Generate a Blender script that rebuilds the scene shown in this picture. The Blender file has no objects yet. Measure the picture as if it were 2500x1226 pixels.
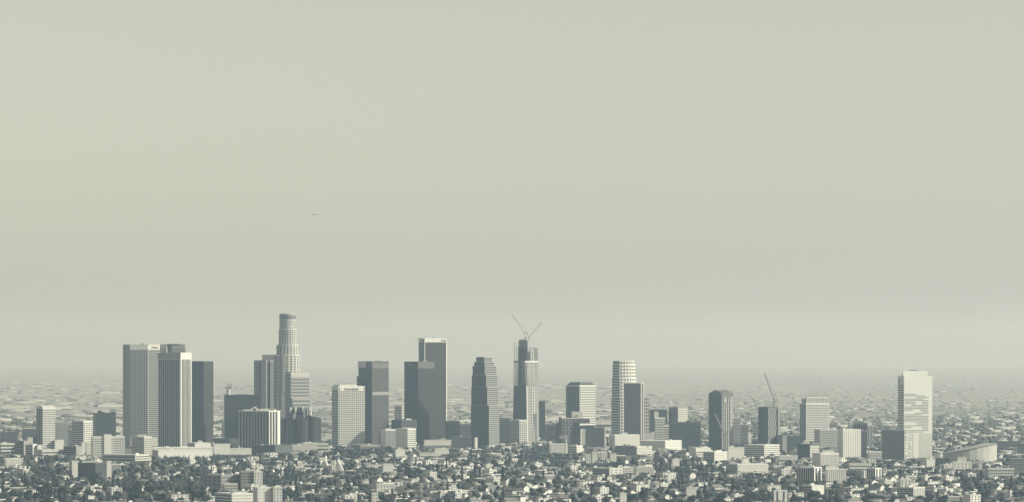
import bpy, bmesh, math, random
import numpy as np
random.seed(7)
rng = np.random.default_rng(11)
S = bpy.context.scene
DENOISE = True
COL = S.collection
# ------------------------------------------------------------------ camera, sky, sun, exposure
F = 9975.0      # focal length in pixels of a 2500 px wide frame
HC = 210.0      # height of the viewpoint above the plain
YH = 865.0      # picture row of the horizon
CX = 1250.0
cam = bpy.data.cameras.new('camera')
cam.sensor_width = 36.0
cam.lens = F / 2500.0 * 36.0
cam.shift_y = (YH - 613.0) / 2500.0
cam.clip_start = 10.0
cam.clip_end = 200000.0
camo = bpy.data.objects.new('camera', cam)
camo.location = (0, 0, HC)
camo.rotation_euler = (math.radians(90), 0, 0)
COL.objects.link(camo)
S.camera = camo

SUN_AZ = math.radians(14)      # the sun stands to the right, this much towards the viewer
SUN_EL = math.radians(32)
sd = (math.cos(SUN_AZ) * math.cos(SUN_EL), -math.sin(SUN_AZ) * math.cos(SUN_EL), math.sin(SUN_EL))
sun = bpy.data.lights.new('sun', 'SUN')
sun.energy = 4.15
sun.angle = math.radians(0.5)
sun.color = (0.965, 0.975, 0.845)
suno = bpy.data.objects.new('sun', sun)
from mathutils import Vector
suno.rotation_euler = Vector(sd).to_track_quat('Z', 'Y').to_euler()
suno.location = (3000, -500, 3000)
COL.objects.link(suno)

W = bpy.data.worlds.new('World')
S.world = W
W.use_nodes = True
nt = W.node_tree
sky = nt.nodes.new('ShaderNodeTexSky')
sky.sky_type = 'NISHITA'
sky.sun_disc = False
sky.sun_elevation = SUN_EL
sky.sun_rotation = math.radians(90) + SUN_AZ
sky.air_density = 1.0
sky.dust_density = 0.9
sky.ozone_density = 1.0
tint = nt.nodes.new('ShaderNodeMix')
tint.data_type = 'RGBA'
tint.blend_type = 'MIX'
tint.inputs[0].default_value = 0.88
bw = nt.nodes.new('ShaderNodeRGBToBW')
mul = nt.nodes.new('ShaderNodeMix')
mul.data_type = 'RGBA'
mul.blend_type = 'MULTIPLY'
mul.inputs[0].default_value = 1.0
mul.inputs[7].default_value = (1.0, 1.0, 0.83, 1)
nt.links.new(sky.outputs[0], bw.inputs[0])
nt.links.new(bw.outputs[0], mul.inputs[6])
nt.links.new(sky.outputs[0], tint.inputs[6])
nt.links.new(mul.outputs[2], tint.inputs[7])
bg = nt.nodes['Background']
bg.inputs[1].default_value = 0.10
nt.links.new(tint.outputs[2], bg.inputs[0])

S.view_settings.view_transform = 'Standard'
S.view_settings.look = 'None'
S.view_settings.exposure = 0.38
S.view_settings.gamma = 1.0
S.cycles.volume_bounces = 2
S.cycles.max_bounces = 6
S.cycles.diffuse_bounces = 2
S.cycles.use_denoising = DENOISE
S.cycles.use_adaptive_sampling = False

HAZE_DENSITY = 4.2e-5
HAZE_COLOR = (0.57, 0.76, 1.0, 1)

# ------------------------------------------------------------------ helpers
def dist(yb):
    return HC * F / (yb - YH)
def wx(px, D):
    return (px - CX) / F * D
def wz(py, D):
    return HC - (py - YH) * D / F

def hill(x, y):
    """gentle undulation of the residential plain in front of downtown"""
    w = np.clip((9000 - y) / 900, 0, 1) * np.clip((y - 3500) / 1200, 0, 1)
    h = (5.0 * np.sin(x / 210 + 1.3) * np.sin(y / 330 + 0.4) + 4.0 * np.sin(x / 117 + y / 190)
         + 4.5 * np.sin(y / 260 - x / 500 + 2.0))
    return w * h

MATS = {}
def mat(name, col, rough=0.75, amp=0.10, scale=0.05, spec=0.3, metallic=0.0):
    if name in MATS:
        return MATS[name]
    m = bpy.data.materials.new(name)
    m.use_nodes = True
    n = m.node_tree
    b = n.nodes['Principled BSDF']
    b.inputs['Roughness'].default_value = rough
    b.inputs['Specular IOR Level'].default_value = spec
    b.inputs['Metallic'].default_value = metallic
    tc = n.nodes.new('ShaderNodeTexCoord')
    no = n.nodes.new('ShaderNodeTexNoise')
    no.inputs['Scale'].default_value = scale
    no.inputs['Detail'].default_value = 4
    r = n.nodes.new('ShaderNodeMapRange')
    r.inputs[3].default_value = 1 - amp
    r.inputs[4].default_value = 1 + amp
    mx = n.nodes.new('ShaderNodeMix')
    mx.data_type = 'RGBA'
    mx.blend_type = 'MULTIPLY'
    mx.inputs[0].default_value = 1
    mx.inputs[6].default_value = (*col, 1)
    n.links.new(tc.outputs['Object'], no.inputs['Vector'])
    n.links.new(no.outputs[0], r.inputs[0])
    n.links.new(r.outputs[0], mx.inputs[7])
    n.links.new(mx.outputs[2], b.inputs['Base Color'])
    MATS[name] = m
    return m

def g(v, t=(1.0, 0.99, 0.95)):
    return (v * t[0], v * t[1], v * t[2])
WHITE = mat('white_concrete', g(0.68), amp=0.06)
CREAM = mat('cream_stucco', g(0.58, (1.0, .99, .93)), amp=0.10)
STONE = mat('pale_stone', g(0.50), amp=0.10)
GREY = mat('grey_concrete', g(0.30), amp=0.12)
DGREY = mat('dark_granite', g(0.09, (.94, 1, 1.04)), rough=0.5, amp=0.2)
BLACK = mat('black_curtain_wall', g(0.035, (.9, 1, 1.08)), rough=0.35, amp=0.25, spec=0.5)
GLASS = mat('window_glass', (0.045, 0.055, 0.06), rough=0.25, amp=0.35, scale=0.2, spec=0.5)
GGLASS = mat('grey_green_glass', (0.13, 0.15, 0.15), rough=0.3, amp=0.25, scale=0.1, spec=0.5)
PGLASS = mat('pale_reflective_glass', (0.42, 0.43, 0.40), rough=0.35, amp=0.2, scale=0.08, spec=0.6)
STEEL = mat('painted_steel', g(0.16), rough=0.5, amp=0.1)
WSTEEL = mat('white_painted_steel', g(0.6), rough=0.5, amp=0.1)
RFL = mat('light_gravel_roof', g(0.55), amp=0.15)
RFM = mat('grey_shingle_roof', g(0.20), amp=0.2, scale=0.3)
RFD = mat('dark_shingle_roof', g(0.07), amp=0.2, scale=0.3)
BARK = mat('bark', (0.09, 0.08, 0.065), amp=0.2, scale=0.5)

def leaf_mat(name, a, b):
    m = bpy.data.materials.new(name)
    m.use_nodes = True
    n = m.node_tree
    p = n.nodes['Principled BSDF']
    p.inputs['Roughness'].default_value = 0.9
    p.inputs['Specular IOR Level'].default_value = 0.1
    no = n.nodes.new('ShaderNodeTexNoise')
    no.inputs['Scale'].default_value = 0.12
    no.inputs['Detail'].default_value = 3
    geo = n.nodes.new('ShaderNodeNewGeometry')
    cr = n.nodes.new('ShaderNodeValToRGB')
    cr.color_ramp.elements[0].position = 0.35
    cr.color_ramp.elements[0].color = (*a, 1)
    cr.color_ramp.elements[1].position = 0.7
    cr.color_ramp.elements[1].color = (*b, 1)
    n.links.new(geo.outputs['Position'], no.inputs['Vector'])
    n.links.new(no.outputs[0], cr.inputs[0])
    n.links.new(cr.outputs[0], p.inputs['Base Color'])
    return m
LEAF = leaf_mat('dark_foliage', (0.052, 0.065, 0.067), (0.075, 0.088, 0.086))
LEAF2 = leaf_mat('olive_foliage', (0.062, 0.074, 0.073), (0.092, 0.106, 0.10))

def tag(o, label=None, cat=None, group=None, kind=None):
    if label:
        o['label'] = label
    if cat:
        o['category'] = cat
    if group:
        o['group'] = group
    if kind:
        o['kind'] = kind
    return o

def empty(name, loc, rz=0.0):
    o = bpy.data.objects.new(name, None)
    o.empty_display_size = 5
    o.location = loc
    o.rotation_euler = (0, 0, rz)
    COL.objects.link(o)
    return o

def link(name, me, parent=None, loc=(0, 0, 0), rz=0.0):
    o = bpy.data.objects.new(name, me)
    o.location = loc
    o.rotation_euler = (0, 0, rz)
    if parent is not None:
        o.parent = parent
    COL.objects.link(o)
    return o

class MB:
    """collects faces into one mesh"""
    def __init__(self):
        self.v = []; self.f = []; self.m = []
    def box(self, x0, x1, y0, y1, z0, z1, mi=0):
        k = len(self.v)
        self.v += [(x0, y0, z0), (x1, y0, z0), (x1, y1, z0), (x0, y1, z0),
                   (x0, y0, z1), (x1, y0, z1), (x1, y1, z1), (x0, y1, z1)]
        for q in ((0, 3, 2, 1), (4, 5, 6, 7), (0, 1, 5, 4), (1, 2, 6, 5), (2, 3, 7, 6), (3, 0, 4, 7)):
            self.f.append(tuple(k + i for i in q)); self.m.append(mi)
        return self
    def prism(self, poly, z0, z1, mi=0, top=None):
        """poly counter-clockwise seen from above; top: another polygon for the upper ring"""
        k = len(self.v); n = len(poly)
        t = top or poly
        self.v += [(x, y, z0) for x, y in poly] + [(x, y, z1) for x, y in t]
        for i in range(n):
            j = (i + 1) % n
            self.f.append((k + i, k + j, k + n + j, k + n + i)); self.m.append(mi)
        self.f.append(tuple(k + n + i for i in range(n))); self.m.append(mi)
        self.f.append(tuple(k + n - 1 - i for i in range(n))); self.m.append(mi)
        return self
    def bar(self, p, q, r, mi=0, n=4):
        """a straight square bar from p to q"""
        p = Vector(p); q = Vector(q)
        d = (q - p)
        if d.length < 1e-6:
            return self
        d.normalize()
        a = d.orthogonal().normalized(); b = d.cross(a)
        k = len(self.v)
        for c in (p, q):
            for i in range(n):
                t = 2 * math.pi * (i + .5) / n
                w = c + a * r * math.cos(t) + b * r * math.sin(t)
                self.v.append(tuple(w))
        for i in range(n):
            j = (i + 1) % n
            self.f.append((k + i, k + j, k + n + j, k + n + i)); self.m.append(mi)
        self.f.append(tuple(k + n - 1 - i for i in range(n))); self.m.append(mi)
        self.f.append(tuple(k + n + i for i in range(n))); self.m.append(mi)
        return self
    def mesh(self, name, mats):
        me = bpy.data.meshes.new(name)
        me.from_pydata(self.v, [], self.f)
        if not isinstance(mats, (list, tuple)):
            mats = [mats]
        for m in mats:
            me.materials.append(m)
        if len(mats) > 1:
            me.polygons.foreach_set('material_index', self.m)
        me.update()
        return me
    def build(self, name, mats, parent=None, loc=(0, 0, 0), rz=0.0):
        return link(name, self.mesh(name, mats), parent, loc, rz)

def lattice(mb, p, q, w, r, n):
    """a crane boom or mast: four chords and zig-zag lacing"""
    p = Vector(p); q = Vector(q)
    d = (q - p).normalized()
    a = d.orthogonal().normalized(); b = d.cross(a)
    cs = [(a * sx + b * sy) * w / 2 for sx, sy in ((1, 1), (1, -1), (-1, -1), (-1, 1))]
    for c in cs:
        mb.bar(p + c, q + c, r)
    for i in range(n):
        s0 = p.lerp(q, i / n); s1 = p.lerp(q, (i + 1) / n)
        for k in range(4):
            c0, c1 = cs[k], cs[(k + 1) % 4]
            mb.bar(s0 + c0, s1 + c1, r * .7)

# keep-out list: (xl, xr, lowest row of it that must stay visible, distance)
KEEP = []
PLACED = []

class Tower:
    """one building: an Empty at its near corner, wall / window / trim parts under it"""
    def __init__(self, name, D, px, label, cat, group=None, z=0.0):
        self.D = D
        self.o = Vector((wx(px, D), D, z))
        self.root = empty(name, self.o)
        tag(self.root, label, cat, group)
        self.budget = 100
        self.rest = {}
    def P(self, px, dd=0.0):
        """local xy of the point seen at picture column px, dd metres behind the near corner"""
        return (wx(px, self.D + dd) - self.o.x, dd)
    def Z(self, py):
        return wz(py, self.D) - self.o.z
    def wall(self, poly, z0, z1, m, name='wall', top=None):
        return MB().prism(poly, z0, z1, 0, top).build(name, m, self.root)
    def windows(self, P0, P1, z0, z1, nu, nz, fu, fz, m, name='window', proud=0.35, mu=0.0, thick=0.6, skip=None):
        """nu x nz window panels on the face that runs from P0 to P1 (left to right from outside)"""
        P0 = Vector(P0); P1 = Vector(P1)
        d = P1 - P0; L = d.length
        if L < 0.5 or z1 - z0 < 1:
            return
        a = math.atan2(d.y, d.x)
        d.normalize()
        nrm = Vector((d.y, -d.x))
        U = L - 2 * mu
        cu, cz = U / nu, (z1 - z0) / nz
        w, h = cu * fu, cz * fz
        me = None
        for j in range(nz - 1, -1, -1):
            for i in range(nu):
                if skip and skip(i, j):
                    continue
                u = mu + (i + .5) * cu - w / 2
                z = z0 + (j + .5) * cz - h / 2
                c = P0 + d * u + nrm * proud
                if self.budget > 0:
                    if me is None:
                        me = MB().box(0, w, 0, thick, 0, h).mesh(name, m)
                    link(name, me, self.root, (c.x, c.y, z), a)
                    self.budget -= 1
                else:
                    mb = self.rest.setdefault((name, m.name), (MB(), m))[0]
                    q0 = c; q1 = c + d * w
                    i0 = -nrm * thick
                    mb.prism([(q0.x, q0.y), (q1.x, q1.y), ((q1 + i0).x, (q1 + i0).y), ((q0 + i0).x, (q0 + i0).y)], z, z + h)
    def trim(self, P0, P1, z0, z1, m, name='cornice', proud=0.8, thick=1.6, ext=0.0):
        P0 = Vector(P0); P1 = Vector(P1)
        d = (P1 - P0); L = d.length; a = math.atan2(d.y, d.x); d.normalize()
        nrm = Vector((d.y, -d.x))
        c = P0 + nrm * proud - d * ext
        return MB().box(0, L + 2 * ext, 0, thick, z0, z1).build(name, m, self.root, (c.x, c.y, 0), a)
    def finish(self):
        for (nm, _), (mb, m) in self.rest.items():
            o = mb.build(nm, m, self.root)
            o['kind'] = 'stuff'
            o['label'] = 'the remaining small windows of this facade'
        return self.root

def corner_poly(T, xl, xc, xr, phi=None, depth=35.0):
    """four footprint corners [left, near corner, right, back] from the three picture columns"""
    D = T.D
    tl, tr = (xl - CX) / F, (xr - CX) / F
    cx = wx(xc, D)
    if xc - xl < 0.6:
        phi = math.atan(-tl) + 0.0
        A = depth
    else:
        phi = math.radians(phi)
        A = (cx - tl * D) / (math.sin(phi) + tl * math.cos(phi))
    B = (tr * D - cx) / (math.cos(phi) - tr * math.sin(phi))
    u = Vector((math.cos(phi), math.sin(phi))); v = Vector((-math.sin(phi), math.cos(phi)))
    C = Vector((cx - T.o.x, 0.0))
    Lp = C + v * A; Rp = C + u * B; Bk = C + v * A + u * B
    return [tuple(C), tuple(Rp), tuple(Bk), tuple(Lp)], A, B, u, v

def face(T, P0, P1, z0, z1, st, wm):
    """st: ('g',nx,nz,fx,fz) grid, ('b',n,fz) ribbon bands, ('v',n,fx) tall strips, None plain"""
    if not st:
        return
    m = st[-1] if not isinstance(st[-1], (int, float, str)) else wm
    k = st[0]
    if k == 'g':
        T.windows(P0, P1, z0, z1, st[1], st[2], st[3], st[4], m)
    elif k == 'b':
        T.windows(P0, P1, z0, z1, 1, st[1], 0.97, st[2], m, name='window_band')
    elif k == 'v':
        T.windows(P0, P1, z0, z1, st[1], 1, st[2], 0.995, m, name='window_strip')

NB = 0
def bld(name, xl, xc, xr, yt, yb, phi, wm, L, R, label, cat='building', group=None, cap=3, glass=None,
        tops=(), vis=None, depth=35.0, base=0.0, rim=True, foot=4.0):
    """a box-shaped building read off the picture"""
    D = dist(yb)
    T = Tower(name, D, xc, label, cat, group)
    poly, A, B, u, v = corner_poly(T, xl, xc, xr, phi, depth)
    H = T.Z(yt)
    T.wall(poly, -12.0, H, wm)
    C, Rp, Bk, Lp = poly
    gl = glass or GLASS
    zt = H - cap * D / F
    face(T, Lp, C, base + foot, zt, L, gl)
    face(T, C, Rp, base + foot, zt, R, gl)
    if rim:
        # parapet: a slightly proud rim around the roof
        e = 0.35
        cu = Vector(C)
        out = [tuple(Vector(C) - (u + v) * e), tuple(Vector(Rp) + (u - v) * e), tuple(Vector(Bk) + (u + v) * e), tuple(Vector(Lp) + (v - u) * e)]
        T.wall(out, H - 1.2, H + 0.5, wm, 'parapet')
    for (a, b, y, m) in tops:
        # rooftop block seen between columns a and b, up to row y
        dd = A * 0.45 * math.cos(math.radians(phi or 0)) + 4
        p0 = T.P(a, dd); p1 = T.P(b, dd)
        MB().box(p0[0], p1[0], dd, dd + min(14, max(5, A * .3)), H - .3, T.Z(y)).build('roof_plant', m, T.root)
    if not tops and xr - xl > 17 and name not in ('church', 'sign_pylon'):
        rq = random.Random(int(xl * 7 + yt))
        for q in range(rq.choice([1, 2, 2])):
            f0 = rq.uniform(.12, .7); w = rq.uniform(3, min(9, B * .3)); hh = rq.uniform(1.5, 3.2)
            c = Vector(C) + u * (B * f0) + v * min(A * .5, 10)
            MB().box(0, w, 0, min(6, A * .3), H - .3, H + hh).build('roof_plant', rq.choice([STONE, GREY, WHITE]), T.root, (c.x, c.y, 0), math.atan2(u.y, u.x))
    T.finish()
    KEEP.append((xl, xr, vis if vis else yb - 6, D))
    return T, poly, H

# ------------------------------------------------------------------ ground
def ground():
    xs = np.concatenate([[-60000, -15000, -5000, -2500], np.arange(-1500, 1501, 50), [2500, 5000, 15000, 60000]]).astype(float)
    ys = np.concatenate([[-4000, 0, 2500], np.arange(3500, 9501, 50), [10500, 12000, 15000, 20000, 30000, 45000, 80000]]).astype(float)
    X, Y = np.meshgrid(xs, ys)
    inner = np.clip((1500 - np.abs(X)) / 200, 0, 1)
    Z = hill(X, Y) * inner
    V = np.stack([X.ravel(), Y.ravel(), Z.ravel()], 1)
    nx, ny = len(xs), len(ys)
    fs = [(j * nx + i, j * nx + i + 1, (j + 1) * nx + i + 1, (j + 1) * nx + i) for j in range(ny - 1) for i in range(nx - 1)]
    me = bpy.data.meshes.new('ground')
    me.from_pydata(V.tolist(), [], fs)
    m = bpy.data.materials.new('city_ground')
    m.use_nodes = True
    n = m.node_tree
    p = n.nodes['Principled BSDF']
    p.inputs['Roughness'].default_value = 0.9
    geo = n.nodes.new('ShaderNodeNewGeometry')
    vo = n.nodes.new('ShaderNodeTexVoronoi')
    vo.inputs['Scale'].default_value = 0.006
    no = n.nodes.new('ShaderNodeTexNoise')
    no.inputs['Scale'].default_value = 0.0006
    no.inputs['Detail'].default_value = 6
    cr = n.nodes.new('ShaderNodeValToRGB')
    e = cr.color_ramp.elements
    e[0].position = 0.3; e[0].color = (0.045, 0.05, 0.04, 1)
    e[1].position = 0.8; e[1].color = (0.17, 0.165, 0.14, 1)
    mx = n.nodes.new('ShaderNodeMath'); mx.operation = 'MULTIPLY_ADD'
    mx.inputs[1].default_value = 0.45
    sep = n.nodes.new('ShaderNodeSeparateColor')
    n.links.new(geo.outputs['Position'], vo.inputs['Vector'])
    n.links.new(geo.outputs['Position'], no.inputs['Vector'])
    n.links.new(vo.outputs['Color'], sep.inputs[0])
    n.links.new(sep.outputs[0], mx.inputs[0])
    md = n.nodes.new('ShaderNodeMath'); md.operation = 'MULTIPLY'; md.inputs[1].default_value = 0.65
    n.links.new(no.outputs[0], md.inputs[0])
    n.links.new(md.outputs[0], mx.inputs[2])
    n.links.new(mx.outputs[0], cr.inputs[0])
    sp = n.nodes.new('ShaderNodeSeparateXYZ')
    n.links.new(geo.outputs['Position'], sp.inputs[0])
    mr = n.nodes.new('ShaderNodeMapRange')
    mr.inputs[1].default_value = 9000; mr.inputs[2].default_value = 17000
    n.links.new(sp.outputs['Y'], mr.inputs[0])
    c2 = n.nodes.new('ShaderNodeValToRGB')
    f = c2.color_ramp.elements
    f[0].position = 0.3; f[0].color = (0.24, 0.23, 0.19, 1)  # paler ramp for distant ground, haze fade put into the colour
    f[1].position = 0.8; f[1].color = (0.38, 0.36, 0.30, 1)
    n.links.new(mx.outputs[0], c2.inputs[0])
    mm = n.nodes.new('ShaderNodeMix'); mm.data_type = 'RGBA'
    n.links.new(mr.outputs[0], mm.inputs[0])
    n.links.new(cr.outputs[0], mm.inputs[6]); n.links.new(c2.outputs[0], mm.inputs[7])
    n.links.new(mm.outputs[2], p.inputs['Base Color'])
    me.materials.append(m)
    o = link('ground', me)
    o['kind'] = 'structure'
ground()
# ------------------------------------------------------------------ downtown towers, left to right
def ngon(T, cpx, rpx, dd, n, ph=0.0, sq=1.0):
    c = T.P(cpx, dd); r = rpx * T.D / F
    return [(c[0] + r * math.cos(ph + 2 * math.pi * i / n), c[1] + sq * r * math.sin(ph + 2 * math.pi * i / n)) for i in range(n)]

def ring_windows(T, poly, z0, z1, nu, nz, fu, fz, m, name='window', lim=0.25, skip=None, proud=0.35):
    n = len(poly)
    for i in range(n):
        a, b = poly[i], poly[(i + 1) % n]
        L = math.hypot(b[0] - a[0], b[1] - a[1]) or 1
        if -(b[0] - a[0]) / L < lim:      # outward normal y
            T.windows(a, b, z0, z1, nu, nz, fu, fz, m, name=name, skip=skip, proud=proud)

def text_mesh(body, size, m, depth=0.3, shear=0.0):
    c = bpy.data.curves.new('lettering', 'FONT')
    c.body = body; c.size = size; c.extrude = depth; c.shear = shear
    c.align_x = 'CENTER'
    o = bpy.data.objects.new('lettering', c)
    COL.objects.link(o)
    dg = bpy.context.evaluated_depsgraph_get()
    me = bpy.data.meshes.new_from_object(o.evaluated_get(dg))
    bpy.data.objects.remove(o); bpy.data.curves.remove(c)
    me.materials.clear(); me.materials.append(m)
    me.transform(__import__('mathutils').Matrix.Rotation(math.pi / 2, 4, 'X'))
    return me

def sign(T, P0, P1, frac, z, body, size, m, shear=0.0, proud=1.0):
    P0 = Vector(P0); P1 = Vector(P1)
    d = (P1 - P0); c = P0 + d * frac
    a = math.atan2(d.y, d.x); d.normalize(); nrm = Vector((d.y, -d.x))
    c += nrm * proud
    return link('lettering', text_mesh(body, size, m, shear=shear), T.root, (c.x, c.y, z), a)

TG = 'downtown high-rises'
LG = 'low blocks around downtown'

# slim white tower at far left
bld('office_tower', 89, 104, 135, 993, 1112, 30, WHITE, ('v', 3, .8, GLASS), ('g', 10, 20, .6, .6),  # left glass strips added to deepen that face's shade
    'slim white tower with a fine window grid, farthest left of the tall towers', 'tower', TG, cap=6, glass=GGLASS,
    tops=((99, 126, 989, WHITE),), vis=1104)
bld('parking_garage', 84, 103, 158, 1099, 1122, 28, CREAM, None, ('b', 2, .4),
    'low pale podium with dark slots at the foot of the slim white tower', 'garage', LG, vis=1110)
bld('office_block', 130, 137, 166, 1031, 1098, 20, GREY, None, ('b', 13, .6),
    'dim grey banded block between the slim white tower and a white banded block', 'building', LG, cap=2, glass=GGLASS, vis=1075)
bld('office_block', 160, 162, 177, 1051, 1096, 20, DGREY, None, None,
    'narrow dark block squeezed beside the dim grey banded block', 'building', LG, vis=1085)
bld('office_tower', 175, 204, 226, 1028, 1106, 50, WHITE, ('b', 15, .5), ('g', 5, 14, .6, .55),
    'white block with ribbon windows left and square windows right', 'building', TG, cap=3, vis=1080,
    tops=((182, 205, 1024, STONE),))
T, P, H = bld('office_tower', 227, 234, 283, 1009, 1094, 18, BLACK, None, ('v', 9, .4),
    'black block with a bumpy roofline left of the tall pair', 'tower', TG, vis=1064,
    tops=((238, 246, 1003, BLACK), (248, 256, 1006, BLACK), (272, 281, 1006, BLACK)))
MB().bar((0, 12, H), (0, 12, H + 9), .5).build('antenna', STEEL, T.root, (wx(246, T.D) - T.o.x, 6, 0))
# white slab with a central shaft
T, P, H = bld('office_tower', 222, 226, 305, 1067, 1124, 12, WHITE, None, ('g', 18, 9, .6, .55, GGLASS),
    'broad white slab with dotted windows either side of a blank central shaft', 'building', TG, cap=3, vis=1116)
C, Rp, Bk, Lp = P
d = Vector(Rp) - Vector(C); a = math.atan2(d.y, d.x)
MB().box(d.length * .355, d.length * .58, -2.6, 9, -10, T.Z(1061)).build('lift_shaft', WHITE, T.root, (0, 0, 0), a)
bld('office_tower', 322, 352, 371, 1067, 1120, 52, CREAM, ('g', 7, 9, .65, .6, GGLASS), ('g', 4, 9, .6, .6),
    'short cream tower with a rooftop hut at the foot of the tall grey tower', 'building', TG, cap=3, vis=1110,
    tops=((336, 356, 1062, CREAM),))

# tall grey tower of many facets (three seen faces)
def tower_a():
    D = dist(1090); T = Tower('office_tower', D, 317, 'tall grey faceted tower with a fine grid, left of the tall pair', 'tower', TG)
    p = [T.P(300, 20), T.P(317, 0), T.P(361, 4), T.P(390, 34), T.P(388, 64), T.P(320, 72)]
    H = T.Z(842)
    T.wall(p, -10, H, mat('grey_precast', g(0.34), amp=.05))
    top = H - 12 * D / F
    T.windows(p[1], p[2], 20, top - 1, 8, 44, .66, .62, GLASS)
    T.windows(p[2], p[3], 20, top - 1, 1, 44, .96, .55, GLASS, name='window_band', mu=1.0)
    out = [(x + (x > p[1][0] + 20) * .4 - (x < p[1][0] + 20) * .4, y + (y > 30) * .4 - (y < 30) * .4) for x, y in p]
    T.wall(out, H - 1, H + .8, STONE, 'parapet')
    T.trim(p[1], p[2], top + .5, H - 1.5, STONE, 'cornice', proud=.4, thick=.8)
    T.trim(p[2], p[3], top + .5, H - 1.5, CREAM, 'cornice', proud=.4, thick=.8)
    sign(T, p[2], p[3], .55, H - 8, 'Deloitte', 6.5, STEEL)
    MB().box(-3, 3, -2, 2, 0, 3).build('roof_plant', STEEL, T.root, (T.P(347, 20)[0], 20, H))
    T.finish(); KEEP.append((300, 390, 1108, D))
tower_a()
# rounded-shoulder tower behind the ribbed one
def tower_b():
    D = dist(1078); T = Tower('office_tower', D, 391, 'grey tower with a rounded recess behind the ribbed tower of the tall pair', 'tower', TG)
    p = [T.P(390, 0), T.P(406, 0), T.P(410, 9), T.P(416, 12), T.P(420, 4), T.P(452, 8), T.P(452, 50), T.P(390, 50)]
    H = T.Z(841)
    T.wall(p, -10, H, mat('silver_granite', g(0.26), amp=.05))
    T.windows(p[0], p[1], 20, H - 10, 1, 40, .96, .4, GGLASS, name='window_band')
    T.windows(p[4], p[5], 20, H - 10, 1, 40, .96, .4, GGLASS, name='window_band')
    q = [T.P(404, 2), T.P(440, 4), T.P(440, 44), T.P(404, 44)]
    T.wall(q, H - .2, T.Z(839.5), GREY, 'roof_plant')
    T.wall([T.P(440, 14), T.P(455, 16), T.P(455, 46), T.P(440, 46)], T.Z(1000), T.Z(853), STONE, 'wing')
    T.finish(); KEEP.append((390, 455, 1070, D))
tower_b()
# ribbed tower
def tower_c():
    D = dist(1094.6); T = Tower('office_tower', D, 441, 'tall ribbed tower, dark left face and bright striped right face', 'tower', TG)
    poly, A, B, u, v = corner_poly(T, 385, 441, 468, 62)
    C, Rp, Bk, Lp = poly; H = T.Z(861)
    T.wall(poly, -10, H, mat('pale_granite_ribbed', g(0.62), amp=.05))
    dz = mat('deep_bronze_glass', g(0.05), rough=.3, amp=.2, spec=.5)  # same dark glass on both faces
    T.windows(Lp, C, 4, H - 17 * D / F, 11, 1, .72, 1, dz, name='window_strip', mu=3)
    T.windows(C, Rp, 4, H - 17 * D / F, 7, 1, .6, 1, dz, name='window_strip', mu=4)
    # grey head on the left face, its shade put into the colour
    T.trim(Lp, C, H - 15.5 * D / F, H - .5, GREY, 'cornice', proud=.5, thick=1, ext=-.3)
    T.finish(); KEEP.append((385, 468, 1092, D))
tower_c()
def tower_d():
    D = dist(1086); T = Tower('office_tower', D, 496, 'plain black slab tower right of the ribbed tower', 'tower', TG)
    poly, A, B, u, v = corner_poly(T, 452, 497, 521, 60)
    C, Rp, Bk, Lp = poly; H = T.Z(883)
    T.wall(poly, -10, H, mat('black_granite', g(0.045), rough=.45, amp=.2))
    bk = mat('black_window', g(0.06), rough=.3, amp=.3)
    T.windows(C, Rp, 20, H - 20, 9, 11, .5, .6, bk)
    T.windows(Lp, C, 20, H - 20, 1, 44, .96, .5, bk, name='window_band')
    T.wall([tuple(Vector(q) * 1.006) for q in poly], H - 1, H + .8, DGREY, 'parapet')
    T.finish(); KEEP.append((455, 521, 1082, D))
tower_d()

# wide black block with a rooftop tank and antennas
T, P, H = bld('office_block', 547, 549, 637, 965, 1088, 6, BLACK, None, ('b', 26, .5, mat('black_window', g(.05))),
    'wide black block with an antenna-topped stack on its roof', 'building', TG, vis=1078, cap=6)
q = T.P(558, 22)
MB().prism(ngon(T, 558, 5.0, 22, 10), H - .3, T.Z(950)).build('roof_stack', STONE, T.root)
mb = MB()
for k, (dx, dz) in enumerate(((-6, 9), (-2, 14), (2, 8), (5, 12), (7, 7))):
    z = T.Z(950)
    mb.bar((q[0] + dx * .6, q[1], z - 1), (q[0] + dx, q[1], z + dz), .7)
mb.box(q[0] - 6, q[0] + 7, q[1] - 2, q[1] + 2, T.Z(948), T.Z(946))
mb.build('antenna', STEEL, T.root)
MB().box(T.P(578, 20)[0], T.P(592, 20)[0], 20, 24, H, H + 1.6).build('roof_plant', STEEL, T.root)
bld('office_block', 541, 544, 552, 1025, 1084, 10, STONE, None, ('b', 14, .5),
    'narrow grey wing on the left of the wide black block', 'building', LG, vis=1075)
bld('office_block', 524, 560, 586, 1072, 1094, 30, DGREY, None, ('b', 2, .5),
    'dark low block with a pale roof edge under the wide black block', 'building', LG, tops=((568, 575, 1074, WHITE),), vis=1084)

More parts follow.
